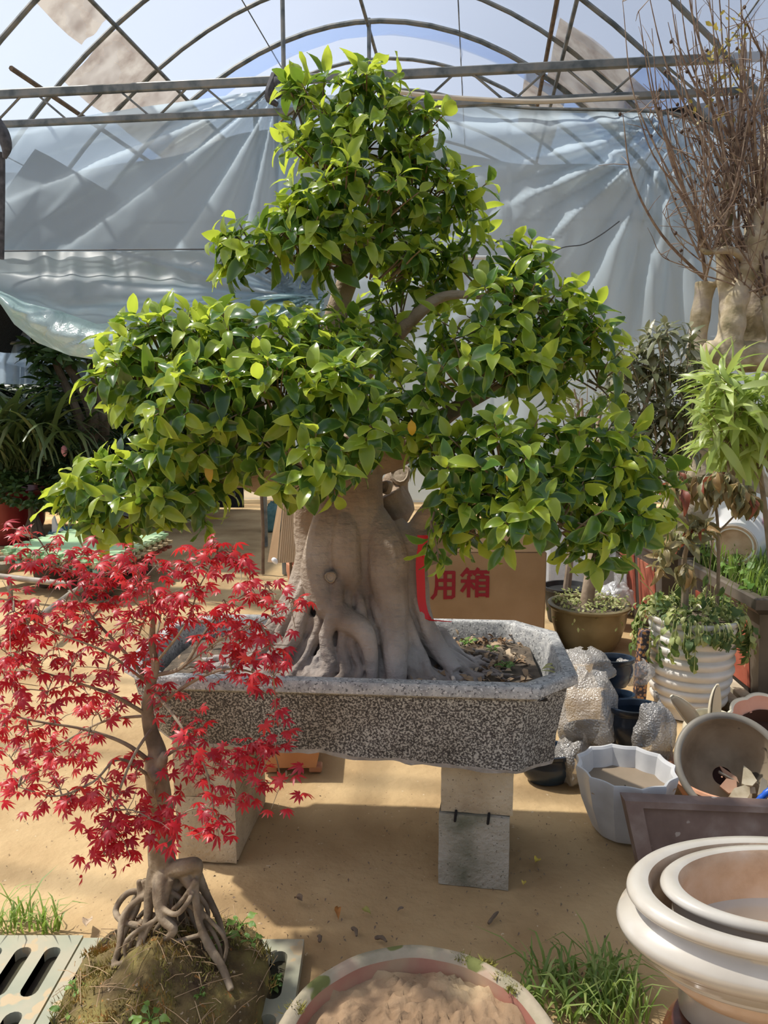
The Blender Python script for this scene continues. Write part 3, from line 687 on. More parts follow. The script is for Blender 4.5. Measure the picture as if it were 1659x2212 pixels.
tmp = link('trunk', me, ficus)
md = tmp.modifiers.new('fuse', 'REMESH'); md.mode = 'VOXEL'; md.voxel_size = .0042; md.use_smooth_shade = True
md = tmp.modifiers.new('soften', 'SMOOTH'); md.factor = .4; md.iterations = 1
# loose thin roots on the soil
mb = MB()
for k_ in range(14):
    a = at_z(rr.uniform(930, 1060), rr.uniform(1400, 1470), .63); d = np.array([rr.uniform(.04, .14), rr.uniform(-.06, .05), -.005])
    mb.tube(smooth_path([a, a + d * .4 + rng.normal(0, .008, 3), a + d * .75 + rng.normal(0, .008, 3), a + d], 5), np.linspace(.005, .0025, 16), 6)
mb.build('thin_root', bark, ficus)
scar = M('cut_wood', (.26, .20, .14), (.40, .33, .25), rough=.9, scale=18, bump=.4)
for px_, py_, yy, r_, nrm in ((714, 1246, TY - .145, 11, (0, -1, .15)), (865, 1025, TY + .09, 20, (-.2, -.8, .5)), (832, 1052, TY + .04, 13, (-.6, -.8, .2)), (930, 1096, TY - .04, 15, (.2, -.2, 1))):
    p = at_y(px_, py_, yy); s_ = r_ * pxs(yy, py_); Mx = frame(np.cross(nrm, [1, .2, .1]), nrm); m_ = MB(); v, f = [], []
    prof = [(s_ * 1.15, -.012), (s_ * 1.15, .002), (s_ * .95, .007), (s_ * .75, .002), (s_ * .4, .004), (.0005, .001)]
    m_.lathe(p, prof, 14, rot=Mx, fn=lambda t, z: 1 + .08 * math.sin(3 * t)); m_.build('pruning_scar', scar, ficus)

# ---- leaf pads: (px, py, Y, rx_px, ry_px, r_depth_m, shoots)
PADS = [(770, 300, 2.44, 118, 105, .15, 40), (790, 205, 2.44, 75, 50, .10, 11), (640, 225, 2.42, 40, 42, .06, 7), (905, 280, 2.44, 45, 45, .08, 8), (700, 330, 2.40, 85, 55, .12, 12),
        (750, 440, 2.32, 145, 75, .15, 40), (900, 420, 2.42, 105, 75, .13, 24), (985, 430, 2.42, 60, 55, .08, 10), (560, 540, 2.34, 82, 75, .12, 24), (650, 520, 2.30, 90, 80, .12, 20), (800, 560, 2.36, 140, 75, .14, 30), (900, 530, 2.45, 80, 60, .1, 12),
        (1010, 565, 2.5, 62, 55, .1, 12), (860, 670, 2.52, 85, 60, .1, 14), (830, 750, 2.48, 70, 60, .1, 12), (930, 620, 2.5, 50, 40, .08, 7),
        (1090, 690, 2.30, 160, 85, .17, 46), (1130, 590, 2.34, 60, 55, .09, 11), (1220, 740, 2.34, 95, 80, .13, 22), (1020, 800, 2.22, 120, 70, .14, 28), (1140, 800, 2.26, 110, 70, .14, 22), (1290, 800, 2.36, 60, 65, .1, 10),
        (900, 880, 2.24, 80, 70, .12, 18), (960, 1010, 2.16, 90, 70, .13, 20), (1090, 990, 2.14, 130, 85, .16, 36), (1250, 985, 2.20, 130, 80, .15, 32), (1370, 990, 2.28, 70, 75, .12, 14), (1150, 1110, 2.10, 190, 70, .17, 46), (1330, 1090, 2.22, 100, 75, .14, 22), (1010, 1110, 2.12, 80, 55, .1, 14), (1290, 1165, 2.16, 70, 45, .1, 10),
        (380, 760, 2.22, 150, 70, .16, 34), (540, 740, 2.22, 150, 60, .17, 36), (690, 750, 2.24, 110, 65, .15, 24), (300, 830, 2.16, 85, 70, .13, 22), (430, 860, 2.10, 150, 75, .17, 40), (600, 850, 2.08, 130, 75, .16, 34), (740, 830, 2.12, 95, 75, .13, 22), (360, 960, 2.10, 100, 65, .14, 22), (500, 950, 2.12, 110, 60, .13, 20),
        (330, 1050, 2.12, 130, 65, .15, 34), (210, 1060, 2.12, 70, 60, .11, 16), (240, 1110, 2.12, 80, 45, .1, 12), (420, 1060, 2.18, 70, 50, .1, 12), (670, 990, 2.02, 110, 70, .12, 24), (790, 930, 2.08, 80, 65, .11, 16)]
FL = Leaves(FICUS_T); twig = MB()
mature = leafmat('ficus_leaf_mature', (.026, .078, .020), (.085, .185, .036), (.36, .56, .05), rough=.2, trans=.28, rim=(.26, .40, .08))
fresh = leafmat('ficus_leaf_fresh', (.19, .31, .036), (.40, .50, .065), (.74, .86, .08), rough=.25, trans=.48, rim=(.50, .58, .14))
yellow = leafmat('ficus_leaf_yellow', (.55, .33, .03), (.70, .48, .05), (.8, .5, .05), rough=.4, trans=.3)
def shoot(FLx, p, ax, n_, size, mats_=(0, 1), droop=.35, spread=(30, 85)):
    ax = unit(ax); a0 = random.uniform(0, 6.28); e1 = unit(np.cross(ax, [.3, .2, 1])); e2 = np.cross(ax, e1)
    twig.tube([p - ax * size * 1.0 - np.array([0, 0, .01]), p - ax * size * .3, p + ax * size * .25], [.0032, .0026, .0016], 5)
    for k_ in range(n_):
        t = k_ / max(1, n_ - 1); th = R(spread[1] + (spread[0] - spread[1]) * t + random.uniform(-14, 14)); ph = a0 + k_ * 2.4
        rd = math.cos(ph) * e1 + math.sin(ph) * e2; d = math.cos(th) * ax + math.sin(th) * rd; d[2] -= droop * (1 - .7 * t) * random.uniform(.3, 1.3); d = unit(d)
        nrm = ax * 1.0 + np.array([0, 0, .5]) - rd * .1 + rng.normal(0, .22, 3)
        FLx.add(p + ax * size * (.35 * t - .1), d, nrm, size * random.uniform(.72, 1.12) * (1 - .18 * t), mat=mats_[1] if (t > .5 and random.random() < .8) or random.random() < .15 else mats_[0], w=random.uniform(.85, 1.12))
for (px_, py_, yy, rx, ry, rd_, ns) in PADS:
    c_ = at_y(px_, py_, yy); s_ = pxs(yy, py_)
    for k_ in range(int(ns * .92)):
        while True:
            q = rng.normal(0, 1, 3); q /= np.linalg.norm(q)
            if q[1] < .55 and (q[2] > -.75 or random.random() < .3): break
        q = q * random.uniform(.72, 1.0) if random.random() < .8 else q * random.uniform(.3, .7)
        p = c_ + q * np.array([rx * s_, rd_, ry * s_]); ax = unit(q * [1, .9, .7]) + np.array([0, -.15, .55])
        if q[2] < -.35: ax = unit(q * [1, .8, .3]) + np.array([0, -.2, -.25])
        shoot(FL, p, ax, random.choice([4, 5, 5, 6, 6, 7]), random.uniform(.080, .100), droop=.5)
# single shoots that stick out of the outline
for px_, py_, yy, ax in ((660, 195, 2.36, (-.5, -.2, .8)), (700, 180, 2.4, (.1, 0, 1)), (770, 165, 2.4, (.2, -.1, 1)), (785, 185, 2.38, (-.2, -.2, 1)), (915, 245, 2.4, (.7, -.1, .4)), (945, 360, 2.4, (.8, 0, .2)), (1010, 470, 2.4, (.6, -.1, -.7)), (1000, 430, 2.38, (.7, -.1, -.3)),
                      (750, 365, 2.2, (.1, -.3, 1)), (1110, 545, 2.3, (.2, -.1, 1)), (1105, 575, 2.28, (.3, -.2, .8)), (1235, 640, 2.3, (.5, -.2, .9)), (1265, 690, 2.3, (.9, -.1, .5)), (500, 530, 2.3, (-.9, -.1, .4)),
                      (230, 820, 2.14, (-.9, -.2, .3)), (250, 790, 2.14, (-.7, -.1, .7)), (140, 1085, 2.12, (-1, -.1, -.15)), (160, 1070, 2.1, (-.9, -.2, .2)), (285, 1135, 2.08, (-.1, -.2, -1)), (925, 1170, 2.06, (-.2, -.3, -1)), (945, 1190, 2.05, (.2, -.2, -1)),
                      (1290, 1190, 2.1, (.1, -.2, -1)), (1330, 1190, 2.12, (.6, -.2, -.5)), (1420, 1110, 2.2, (1, -.1, -.3)), (1430, 1010, 2.28, (1, 0, .1)), (480, 730, 2.2, (-.3, -.2, 1)), (650, 1050, 1.98, (-.2, -.3, -.9)), (720, 1050, 1.98, (.2, -.3, -.9)), (570, 1010, 2.02, (-.9, -.3, -.2)), (440, 1110, 2.1, (.3, -.2, -1))):
    shoot(FL, at_y(px_, py_, yy), np.array(ax), 5, .094, droop=.3, spread=(15, 70))
for px_, py_, yy in ((888, 905, 2.04), (1100, 1010, 1.98), (450, 1000, 2.0)):
    FL.add(at_y(px_, py_, yy), (.1, -.3, -1), (0, -1, .2), .05, mat=2)
o = twig.build('twig', M('twig_bark', (.16, .11, .07), (.27, .20, .14), rough=.8, scale=20), ficus); o['kind'] = 'stuff'
FL.finish(ficus, [mature, fresh, yellow], 300)
# red ribbon with a small snap button
red = M('red_ribbon', (.62, .012, .02), rough=.45, trans=.15)
rb = empty('red_ribbon', at_y(920, 1330, 2.22), 'bright red ribbon hanging from the ficus limb onto the roots', 'ribbon')
P, r = pxpath([(914, 1156, 2.29, 1), (913, 1178, 2.285, 1), (908, 1215, 2.285, 1), (909, 1260, 2.28, 1), (912, 1305, 2.275, 1), (924, 1336, 2.265, 1), (950, 1341, 2.25, 1), (975, 1343, 2.245, 1)], 6)
wd = np.interp(np.linspace(0, 1, len(P)), [0, .15, .5, .75, .85, 1], [.018, .014, .013, .012, .009, .006]); m_ = MB()
side = np.array([[1, -.15 * math.sin(i * .2), .0] if i < len(P) * .72 else [.3, -.6, .35] for i in range(len(P))])
V0 = P - side * wd[:, None]; V1 = P + side * wd[:, None]; m_.grid(np.stack([V0, P + [0, -.003, 0], V1], 1)); m_.build('strip', red, rb, angle=None)
m_ = MB(); p = at_y(922, 1199, 2.28); m_.lathe(p, [(.0005, -.006), (.012, -.006), (.014, 0), (.012, .003), (.0005, .003)], 14, rot=rot3(R(90))); 
k_ = m_.build('tab', red, rb); m_ = MB(); m_.lathe(p + [0, -.005, 0], [(.0035, -.001), (.0062, 0), (.0062, .002), (.0025, .003), (.0005, .001)], 14, rot=rot3(R(90))); m_.build('snap_button', M('chrome', (.8, .8, .8), rough=.25, metal=1), k_)
# ================================================================ red maple on its mossy root ball
MY = 1.76
mbark = M('maple_bark', (.12, .09, .055), (.22, .165, .105), rough=.85, scale=16, detail=8, c3=(.32, .26, .18), bump=.5, bscale=50)
maple = empty('red_maple', (-.50, 1.74, .12), 'small red-leaved maple with bare stilt roots on a mossy root ball', 'maple tree')
tb = MB()
def TT(pts, k=6, n=10, dst=None): P_, r_ = pxpath(pts, k); (dst or tb).tube(P_, r_, n); return P_
TT([(368, 1905, MY, 32), (352, 1870, MY, 30), (348, 1820, MY, 28), (350, 1770, MY, 26), (342, 1700, MY, 25), (336, 1655, MY, 24), (340, 1625, MY, 20), (326, 1580, MY, 16), (318, 1530, MY, 13), (326, 1480, MY, 11), (336, 1440, MY, 9), (328, 1390, MY, 8), (330, 1320, MY, 5), (312, 1230, MY, 3)])
TT([(345, 1660, MY - .02, 14), (352, 1640, MY - .03, 11), (356, 1625, MY - .03, 7)])      # stub and knots
TT([(325, 1665, MY - .03, 9), (338, 1680, MY - .05, 10), (352, 1672, MY - .05, 7)])
TT([(370, 1880, MY - .02, 20), (400, 1872, MY - .03, 18), (425, 1868, MY - .03, 14), (424, 1900, MY - .02, 10)])
# stilt roots (px, py, Y, r)
for pts in ([(340, 1880, MY, 22), (325, 1930, MY - .03, 14), (318, 1985, MY - .06, 9), (305, 2030, MY - .09, 9), (292, 2085, MY - .11, 7)],
            [(352, 1890, MY - .02, 22), (345, 1940, MY - .06, 16), (355, 1985, MY - .08, 13), (375, 2010, MY - .10, 10), (340, 2045, MY - .09, 8), (300, 2080, MY - .1, 7)],
            [(400, 1890, MY - .02, 16), (420, 1930, MY - .05, 10), (430, 1990, MY - .08, 8), (450, 2040, MY - .10, 10), (480, 2090, MY - .13, 9), (500, 2140, MY - .17, 8)],
            [(425, 1885, MY, 12), (445, 1930, MY + .0, 9), (470, 1980, MY - .02, 7), (485, 2030, MY - .03, 6)],
            [(330, 1930, MY, 9), (290, 1950, MY - .02, 7), (265, 1985, MY - .05, 8), (258, 2040, MY - .09, 7), (245, 2085, MY - .11, 7)],
            [(310, 1925, MY + .03, 7), (275, 1930, MY + .02, 7), (250, 1965, MY, 7), (265, 1990, MY - .04, 7), (305, 2000, MY - .06, 7)],
            [(345, 1960, MY - .07, 7), (380, 1975, MY - .10, 6), (405, 1950, MY - .09, 6), (415, 1930, MY - .06, 6)],
            [(385, 1910, MY + .02, 13), (388, 1950, MY + .02, 10), (395, 2010, MY - .0, 8), (410, 2060, MY - .03, 7)],
            [(315, 2030, MY - .07, 8), (370, 2035, MY - .10, 6), (430, 2020, MY - .09, 5)], [(300, 1990, MY - .04, 8), (330, 2030, MY - .02, 8), (370, 2050, MY - .06, 6)],
            [(262, 2060, MY - .09, 6), (225, 2095, MY - .1, 5), (205, 2130, MY - .13, 4)], [(330, 2050, MY - .09, 8), (280, 2075, MY - .11, 8), (240, 2090, MY - .12, 6)],
            [(360, 2000, MY + .02, 9), (340, 2060, MY + .02, 7)], [(430, 1930, MY + .03, 8), (425, 2000, MY + .03, 7), (440, 2050, MY + .02, 6)]):
    TT(pts)
for k_ in range(34):
    a = random.Random(k_); x0 = a.uniform(300, 430); x1 = a.uniform(250, 490); yb = MY + a.uniform(-.05, .11)
    TT([(x0, 1900, yb, 7), ((x0 + x1) / 2 + a.uniform(-25, 25), 1960, yb - .02, 5.5), (x1 + a.uniform(-15, 15), 2030, yb - .05, 5), (x1, 2100, yb - .07, 4)])
me = tb.mesh('trunk', mbark, True, tuple(maple.location), None); tmp = link('trunk', me, maple)
md = tmp.modifiers.new('fuse', 'REMESH'); md.mode = 'VOXEL'; md.voxel_size = .0032; md.use_smooth_shade = True
md = tmp.modifiers.new('soften', 'SMOOTH'); md.factor = .5; md.iterations = 2
# limbs, each a part
LIMBS = [[(320, 1545, MY, 8), (240, 1500, MY - .05, 6), (150, 1470, MY - .10, 4), (60, 1440, MY - .12, 2.5), (0, 1400, MY - .14, 1.5)],
         [(336, 1655, MY, 10), (270, 1606, MY - .04, 7), (180, 1575, MY - .06, 5), (90, 1560, MY - .08, 4), (0, 1540, MY - .08, 2)],
         [(326, 1480, MY, 8), (270, 1410, MY + .04, 6), (210, 1345, MY + .06, 4.5), (150, 1270, MY + .08, 3), (100, 1190, MY + .08, 1.6)],
         [(332, 1460, MY, 8), (395, 1440, MY, 7), (440, 1370, MY + .02, 5), (490, 1310, MY + .05, 3.5), (560, 1265, MY + .06, 1.8)],
         [(330, 1400, MY, 5), (345, 1320, MY + .08, 4), (310, 1230, MY + .10, 2)],
         [(335, 1530, MY, 8), (420, 1470, MY - .05, 6), (500, 1445, MY - .08, 4), (590, 1465, MY - .1, 1.8)],
         [(345, 1640, MY, 7), (410, 1610, MY - .06, 5), (480, 1655, MY - .1, 3.5), (560, 1690, MY - .12, 2.5), (630, 1685, MY - .12, 1.4)],
         [(340, 1690, MY, 7), (260, 1640, MY - .1, 5), (200, 1690, MY - .14, 4), (120, 1720, MY - .16, 3), (40, 1700, MY - .16, 1.6)],
         [(330, 1570, MY, 6), (285, 1640, MY - .12, 5), (245, 1750, MY - .17, 3.5), (230, 1840, MY - .18, 1.8)],
         [(330, 1490, MY, 7), (385, 1560, MY - .14, 5), (440, 1650, MY - .18, 4), (465, 1770, MY - .2, 2)],
         [(330, 1440, MY, 5), (400, 1350, MY - .06, 4), (430, 1270, MY - .08, 2.5), (470, 1195, MY - .08, 1.4)],
         [(325, 1480, MY, 6), (230, 1410, MY - .1, 4), (130, 1370, MY - .14, 3), (30, 1320, MY - .16, 1.5)],
         [(320, 1545, MY, 6), (220, 1560, MY + .1, 4), (110, 1620, MY + .12, 3), (40, 1660, MY + .12, 1.5)],
         [(395, 1440, MY, 4), (480, 1380, MY - .06, 3), (570, 1340, MY - .1, 2), (650, 1300, MY - .1, 1.2)],
         [(300, 1370, MY - .02, 4), (320, 1300, MY - .06, 3), (290, 1210, MY - .08, 1.5)]]
limb_pts = []
lbark = M('maple_twig', (.17, .12, .08), (.30, .25, .16), rough=.7, scale=20)
for L in LIMBS:
    m_ = MB(); L = [(a, b_, c_, r_ * .62) for a, b_, c_, r_ in L]; P_ = TT(L, 6, 7, m_); m_.build('branch', lbark, maple); limb_pts.append(P_)
limb_pts = np.vstack(limb_pts)
CL = [(60, 1155), (100, 1182), (70, 1200), (110, 1225), (160, 1212), (195, 1198), (290, 1200), (200, 1250), (300, 1262), (240, 1300), (350, 1230), (400, 1212), (460, 1190), (502, 1205), (540, 1270), (590, 1280), (625, 1298), (420, 1272), (480, 1300), (30, 1302), (90, 1320), (20, 1350), (150, 1340), (50, 1400), (120, 1382), (200, 1370), (10, 1440), (80, 1450), (160, 1430), (540, 1350), (572, 1362), (490, 1340), (430, 1342), (360, 1332), (280, 1340), (550, 1450), (590, 1462), (500, 1430), (460, 1400), (330, 1400), (230, 1450), (40, 1520), (100, 1500), (170, 1480), (60, 1580), (10, 1570), (120, 1560), (200, 1540), (250, 1530), (60, 1640), (110, 1620), (40, 1690), (130, 1700), (230, 1690), (290, 1660), (170, 1640), (150, 1722), (230, 1722), (280, 1760), (220, 1790), (250, 1830), (300, 1790), (330, 1770), (230, 1850), (470, 1620), (530, 1630), (570, 1620), (500, 1680), (550, 1700), (615, 1680), (450, 1680), (460, 1750), (470, 1792), (420, 1590), (595, 1545), (390, 1560), (375, 1770), (20, 1480), (90, 1420), (140, 1300), (330, 1290), (390, 1300), (260, 1240), (440, 1210), (60, 1350), (0, 1380), (180, 1320), (240, 1380), (520, 1390), (590, 1400), (310, 1450), (190, 1590), (20, 1630), (520, 1220), (230, 1275), (300, 1310), (450, 1450), (350, 1500), (400, 1640), (340, 1740), (255, 1795), (590, 1620)]
redl = leafmat('maple_leaf', (.30, .012, .025), (.48, .020, .035), (.80, .035, .045), rough=.38, trans=.35, cc=(.62, .045, .04))
ML = Leaves(MAPLE_T); tw = MB(); rr = random.Random(11)
for (cx_, cy_) in CL:
    px_, py_, _d = proj(limb_pts); k_ = np.argmin((px_ - cx_) ** 2 + (py_ - cy_) ** 2 * 1.2); b0 = limb_pts[k_]; yy = b0[1] + rr.uniform(-.05, .05)
    c_ = at_y(cx_, cy_, yy)
    mid = (b0 + c_) / 2 + np.array([0, rr.uniform(-.02, .02), .012]); tw.tube(smooth_path([b0, mid, c_], 4), np.linspace(.0022, .0011, 9), 5)
    dirb = unit(c_ - b0 + np.array([0, 0, .01])); n_ = rr.choice([10, 11, 12, 13, 15]) 
    for q in range(n_):
        off = np.array([rr.gauss(0, .025), rr.gauss(0, .03), rr.gauss(0, .020)]); p = c_ + off
        if q % 2 == 0: tw.tube([c_ - dirb * .01, c_ + off * .5 + [0, 0, .004], p], [.0010, .0009, .0007], 4)
        a = rr.uniform(0, 6.28); d = np.array([math.cos(a), math.sin(a) * .9, rr.uniform(-.75, .1)]) + dirb * .35
        ML.add(p, d, (rr.gauss(0, .4), rr.gauss(0, .4) - .25, 1), rr.uniform(.030, .046))
o = tw.build('twig', lbark, maple); o['kind'] = 'stuff'
ML.finish(maple, [redl], 300)
# mossy root ball
moss = M('mossy_soil', (.07, .045, .022), (.13, .095, .035), rough=1, scale=11, detail=10, c3=(.20, .165, .05), bump=1, bscale=50, speck=[((.28, .14, .04), 40, .66), ((.30, .24, .16), 70, .68)])
BC = np.array([-.52, 1.665]); ball = empty('root_ball', (BC[0], BC[1], 0), 'mossy soil root ball below the red maple', 'root ball')
P = []
for i in range(16):
    t = i / 15; row = []
    for k_ in range(61):
        a = 2 * math.pi * k_ / 60; sr = (abs(math.cos(a)) ** 3 + abs(math.sin(a)) ** 3) ** (-1 / 3)
        r_ = .262 * sr * .93 * (t ** .8) * (1 + .06 * nz((math.cos(a) * 2, math.sin(a) * 2, 4)))
        z = .135 + .05 * math.exp(-(t / .3) ** 2) - .07 * t ** 1.8 - (.055 if t > .97 else 0) + .02 * nz((math.cos(a) * t * 5, math.sin(a) * t * 5, 1)) + .010 * nz((math.cos(a) * t * 16, math.sin(a) * t * 16, 6))
        if t >= 1: z = -.005
        row.append((BC[0] + r_ * math.cos(a), BC[1] + r_ * math.sin(a) * .95, z))
    P.append(row)
mb = MB(); mb.grid(P); mb.build('soil', moss, ball, angle=None)
def ballz(x, y):
    t = min(1, math.hypot(x - BC[0], (y - BC[1]) / .95) / .262); return .135 + .05 * math.exp(-(t ** 1.25 / .3) ** 2) - .07 * (t ** 1.25) ** 1.8
mossb = M('moss_fibre', (.12, .12, .03), (.28, .24, .06), rough=1, scale=12, c3=(.40, .20, .06))
mb = MB()
for k_ in range(7500):
    a = rr.uniform(0, 6.28); t = rr.random() ** .5; x = BC[0] + .26 * t * math.cos(a); y = BC[1] + .25 * t * math.sin(a)
    if nz((x * 11, y * 11, 0)) < -.05: continue
    z = ballz(x, y) - .002; h = rr.uniform(.006, .020); d = np.array([rr.gauss(0, .4), rr.gauss(0, .4) - .1, 1]) * h; w_ = rr.uniform(.0012, .0022); s_ = np.array([math.cos(a * 7), math.sin(a * 7), 0]) * w_
    p = np.array([x, y, z]); mb.add([p - s_, p + s_, p + d], [(0, 1, 2)])
o = mb.build('moss', mossb, ball, angle=None); o['kind'] = 'stuff'
straw = M('dry_fibre', (.34, .22, .12), (.46, .34, .20), rough=.9, scale=20)
mb = MB()
for k_ in range(150):
    a = rr.uniform(0, 6.28); t = rr.random() ** .5; x = BC[0] + .25 * t * math.cos(a); y = BC[1] + .24 * t * math.sin(a); p = np.array([x, y, ballz(x, y) + .008]); d = np.array([rr.gauss(0, 1), rr.gauss(0, 1), .15]) * rr.uniform(.012, .035)
    mb.tube([p - d, p + [0, 0, .006], p + d], .0009, 4)
o = mb.build('dry_stems', straw, ball); o['kind'] = 'stuff'
# little weeds on the ball
weedm = leafmat('weed_leaf', (.10, .22, .04), (.22, .36, .08), (.35, .55, .08), rough=.5, trans=.35)
ROUND_T = [leaf_mesh(.62, 4, 1, .15, c, wav=1.5, seed=i) for i, c in enumerate([.3, .8])]
def weed(px_, py_, z, size, n_, label, name='weed', grp=None, up=.5, mats_=None, tpl=None, cat='weed', at=None, parent_only=False):
    p = at_z(px_, py_, z) if at is None else np.array(at); r_ = empty(name, p, label, cat, grp); lv = Leaves(tpl or ROUND_T)
    sm = MB()
    for q in range(n_):
        a = q * 2.4 + rr.uniform(-.4, .4); d = np.array([math.cos(a), math.sin(a), up * rr.uniform(.3, 1.6)]); ln = size * rr.uniform(.3, .8)
        e = p + d * ln + [0, 0, size * .15]; sm.tube([p, p + d * ln * .5 + [0, 0, size * .12], e], [.0016, .0013, .001], 4)
        lv.add(e, d * [1, 1, .4] + [0, 0, -.1], (rr.gauss(0, .2), -.3 + rr.gauss(0, .2), 1), size * rr.uniform(.6, 1.0))
    o_ = sm.build('stem', weedm, r_); o_['kind'] = 'stuff'
    lv.finish(r_, mats_ or [weedm], 300, minpx=4); return r_
weed(480, 2030, .12, .036, 9, 'broad-leaved green weed growing against the stilt roots of the maple', up=.5)
weed(520, 2000, .11, .034, 6, 'pale green weed leaning off the top edge of the root ball')
weed(545, 2035, .115, .022, 5, 'tiny pale weed on the outer side of the root ball')
weed(405, 2090, .12, .016, 16, 'low patch of small round weed leaves between the maple roots')
weed(165, 2140, .09, .024, 7, 'blue-green weed seedling on the moss beside the slotted grate')
weed(325, 2205, .12, .03, 8, 'light green weed rosette at the mossy front of the root ball')
weed(150, 2190, .07, .026, 6, 'fresh green seedling at the foot of the mossy root ball')
weed(430, 2150, .12, .014, 8, 'small clump of seedlings on the bare moss')
# ================================================================ pots and plants on the side of the white pots
glaze_w = M('white_glaze', (.42, .385, .33), (.48, .45, .395), rough=.2, scale=5, c3=(.52, .495, .45), spec=.6, coat=.3, speck=[((.42, .31, .20), 9, .70)])
clay_in = M('dusty_clay', (.46, .31, .20), (.58, .42, .29), rough=.9, scale=9, detail=9, c3=(.66, .52, .40), bump=.3)
terra = M('terracotta', (.42, .17, .09), (.52, .24, .13), rough=.8, scale=9, c3=(.58, .32, .20), bump=.2)
def shell(name, mb_fn, mats): pass
# ---- two nested white oval pots on an upturned brown pot
def oval_pot(cx, cy, a, b_, z0, zr, label, rz, belly=2.0):
    root_ = empty('oval_pot', (cx, cy, z0), label, 'ceramic pot'); h = zr - z0
    m_ = MB()
    P_ = [(.02, 0), (.60, 0), (.63, .03), (.64, .22), (.72, .36), (.80, .44), (.875, .488), (.892, .505), (.888, .533), (.93, .545), (.936, .572), (.968, .585), (.975, .612), (1.015, .64), (1.045, .68), (1.06, .725), (1.045, .77), (.985, .81), (.93, .845), (.92, .87), (.95, .893), (.99, .91), (1.005, .935), (1.0, .965), (.97, 1.0), (.90, 1.0), (.865, .985)]
    m_.lathe((cx, cy, z0), [(min(r_, belly if z_ < .88 else 2) * a, z_ * h) for r_, z_ in P_], 96, 1, b_ / a, rz=rz); m_.build('body', glaze_w, root_, angle=60)
    m_ = MB(); P_ = [(.865, .985), (.84, .93), (.83, .85), (.86, .72), (.86, .6), (.80, .4), (.62, .22), (.3, .18), (.005, .18)]
    m_.lathe((cx, cy, z0), [(r_ * a, z_ * h) for r_, z_ in P_], 96, 1, b_ / a, rz=rz); m_.build('inside', clay_in, root_, angle=60)
    return root_
oval_pot(.86, 1.51, .335, .205, .12, .42, 'large cream white oval ceramic pot with ribbed belly standing on a brown pot', 0)
oval_pot(.875, 1.515, .278, .152, .21, .426, 'smaller cream white oval pot nested inside the larger oval pot', 0, .90)
brown_gl = M('brown_glaze', (.06, .02, .012), (.16, .05, .03), rough=.25, scale=5, detail=8, c3=(.32, .27, .20), coat=.4)
m_ = MB(); m_.lathe((.79, 1.44, 0), [(.02, .12), (.16, .12), (.175, .115), (.19, .09), (.20, .05), (.205, .02), (.215, .012), (.215, 0), (.19, 0), (.18, .02), (.15, .10), (.02, .105)], 48)
thing('glazed_pot', m_, brown_gl, 'brown drip-glazed pot turned upside down under the white oval pots', 'ceramic pot')
# ---- round clay pot full of dried mud
rimm = M('mossy_clay_rim', (.17, .165, .10), (.33, .28, .20), rough=.95, scale=7, detail=9, c3=(.40, .25, .18), bump=.5, speck=[((.13, .14, .04), 11, .62)])
CP = (.063, 1.285); rp = empty('clay_pot', (CP[0], CP[1], 0), 'wide round clay pot filled with dry cracked mud', 'ceramic pot')
m_ = MB(); m_.lathe((*CP, 0), [(.02, .0), (.19, 0), (.22, .08), (.25, .17), (.262, .21), (.272, .225), (.276, .24), (.268, .252), (.252, .252), (.243, .24)], 80, fn=lambda t, z: 1 + .006 * math.sin(5 * t) + .004 * math.sin(13 * t)); m_.build('body', rimm, rp, angle=60)
m_ = MB(); m_.lathe((*CP, 0), [(.243, .24), (.24, .215), (.236, .19)], 80, fn=lambda t, z: 1 + .006 * math.sin(5 * t) + .004 * math.sin(13 * t)); m_.build('inside', M('red_clay', (.30, .12, .085), (.37, .18, .125), rough=.95, scale=6, c3=(.40, .27, .17), speck=[((.22, .20, .08), 9, .66)]), rp, angle=60)
mud = M('dry_mud', (.20, .13, .075), (.29, .195, .115), rough=1, scale=6, detail=10, c3=(.42, .31, .18), bump=1.0, bscale=24)
P = [[(CP[0] + .24 * (i / 34) * math.cos(2 * math.pi * k_ / 96), CP[1] + .24 * (i / 34) * math.sin(2 * math.pi * k_ / 96), 0) for k_ in range(97)] for i in range(35)]
P = np.array(P)
for i in range(35):
    for k_ in range(97):
        x, y = P[i, k_, :2]; a = nz((x * 14, y * 14, 0)); c_ = nz((x * 40, y * 40, 3)); P[i, k_, 2] = .212 + .012 * a + .016 * max(0, 1 - abs(c_) * 4) * (a > -.15) + .004 * nz((x * 90, y * 90, 1))
m_ = MB(); m_.grid(P); m_.build('dry_mud', mud, rp, angle=None)
mm = M('moss_tuft', (.16, .17, .03), (.34, .30, .07), rough=1, scale=14)
for px_, py_ in ((1000, 2073), (1050, 2082), (1085, 2112), (1110, 2140), (640, 2180)):
    m_ = MB(); p = at_z(px_, py_, .245)
    for q in range(120):
        d = np.array([random.gauss(0, .5), random.gauss(0, .5), .9]) * random.uniform(.006, .016); o_ = p + [random.gauss(0, .009), random.gauss(0, .006), 0]; s_ = rng.normal(0, .0012, 3); m_.add([o_ - s_, o_ + s_, o_ + d], [(0, 1, 2)])
    o = m_.build('moss_tuft', mm, rp, angle=None); o['kind'] = 'stuff'
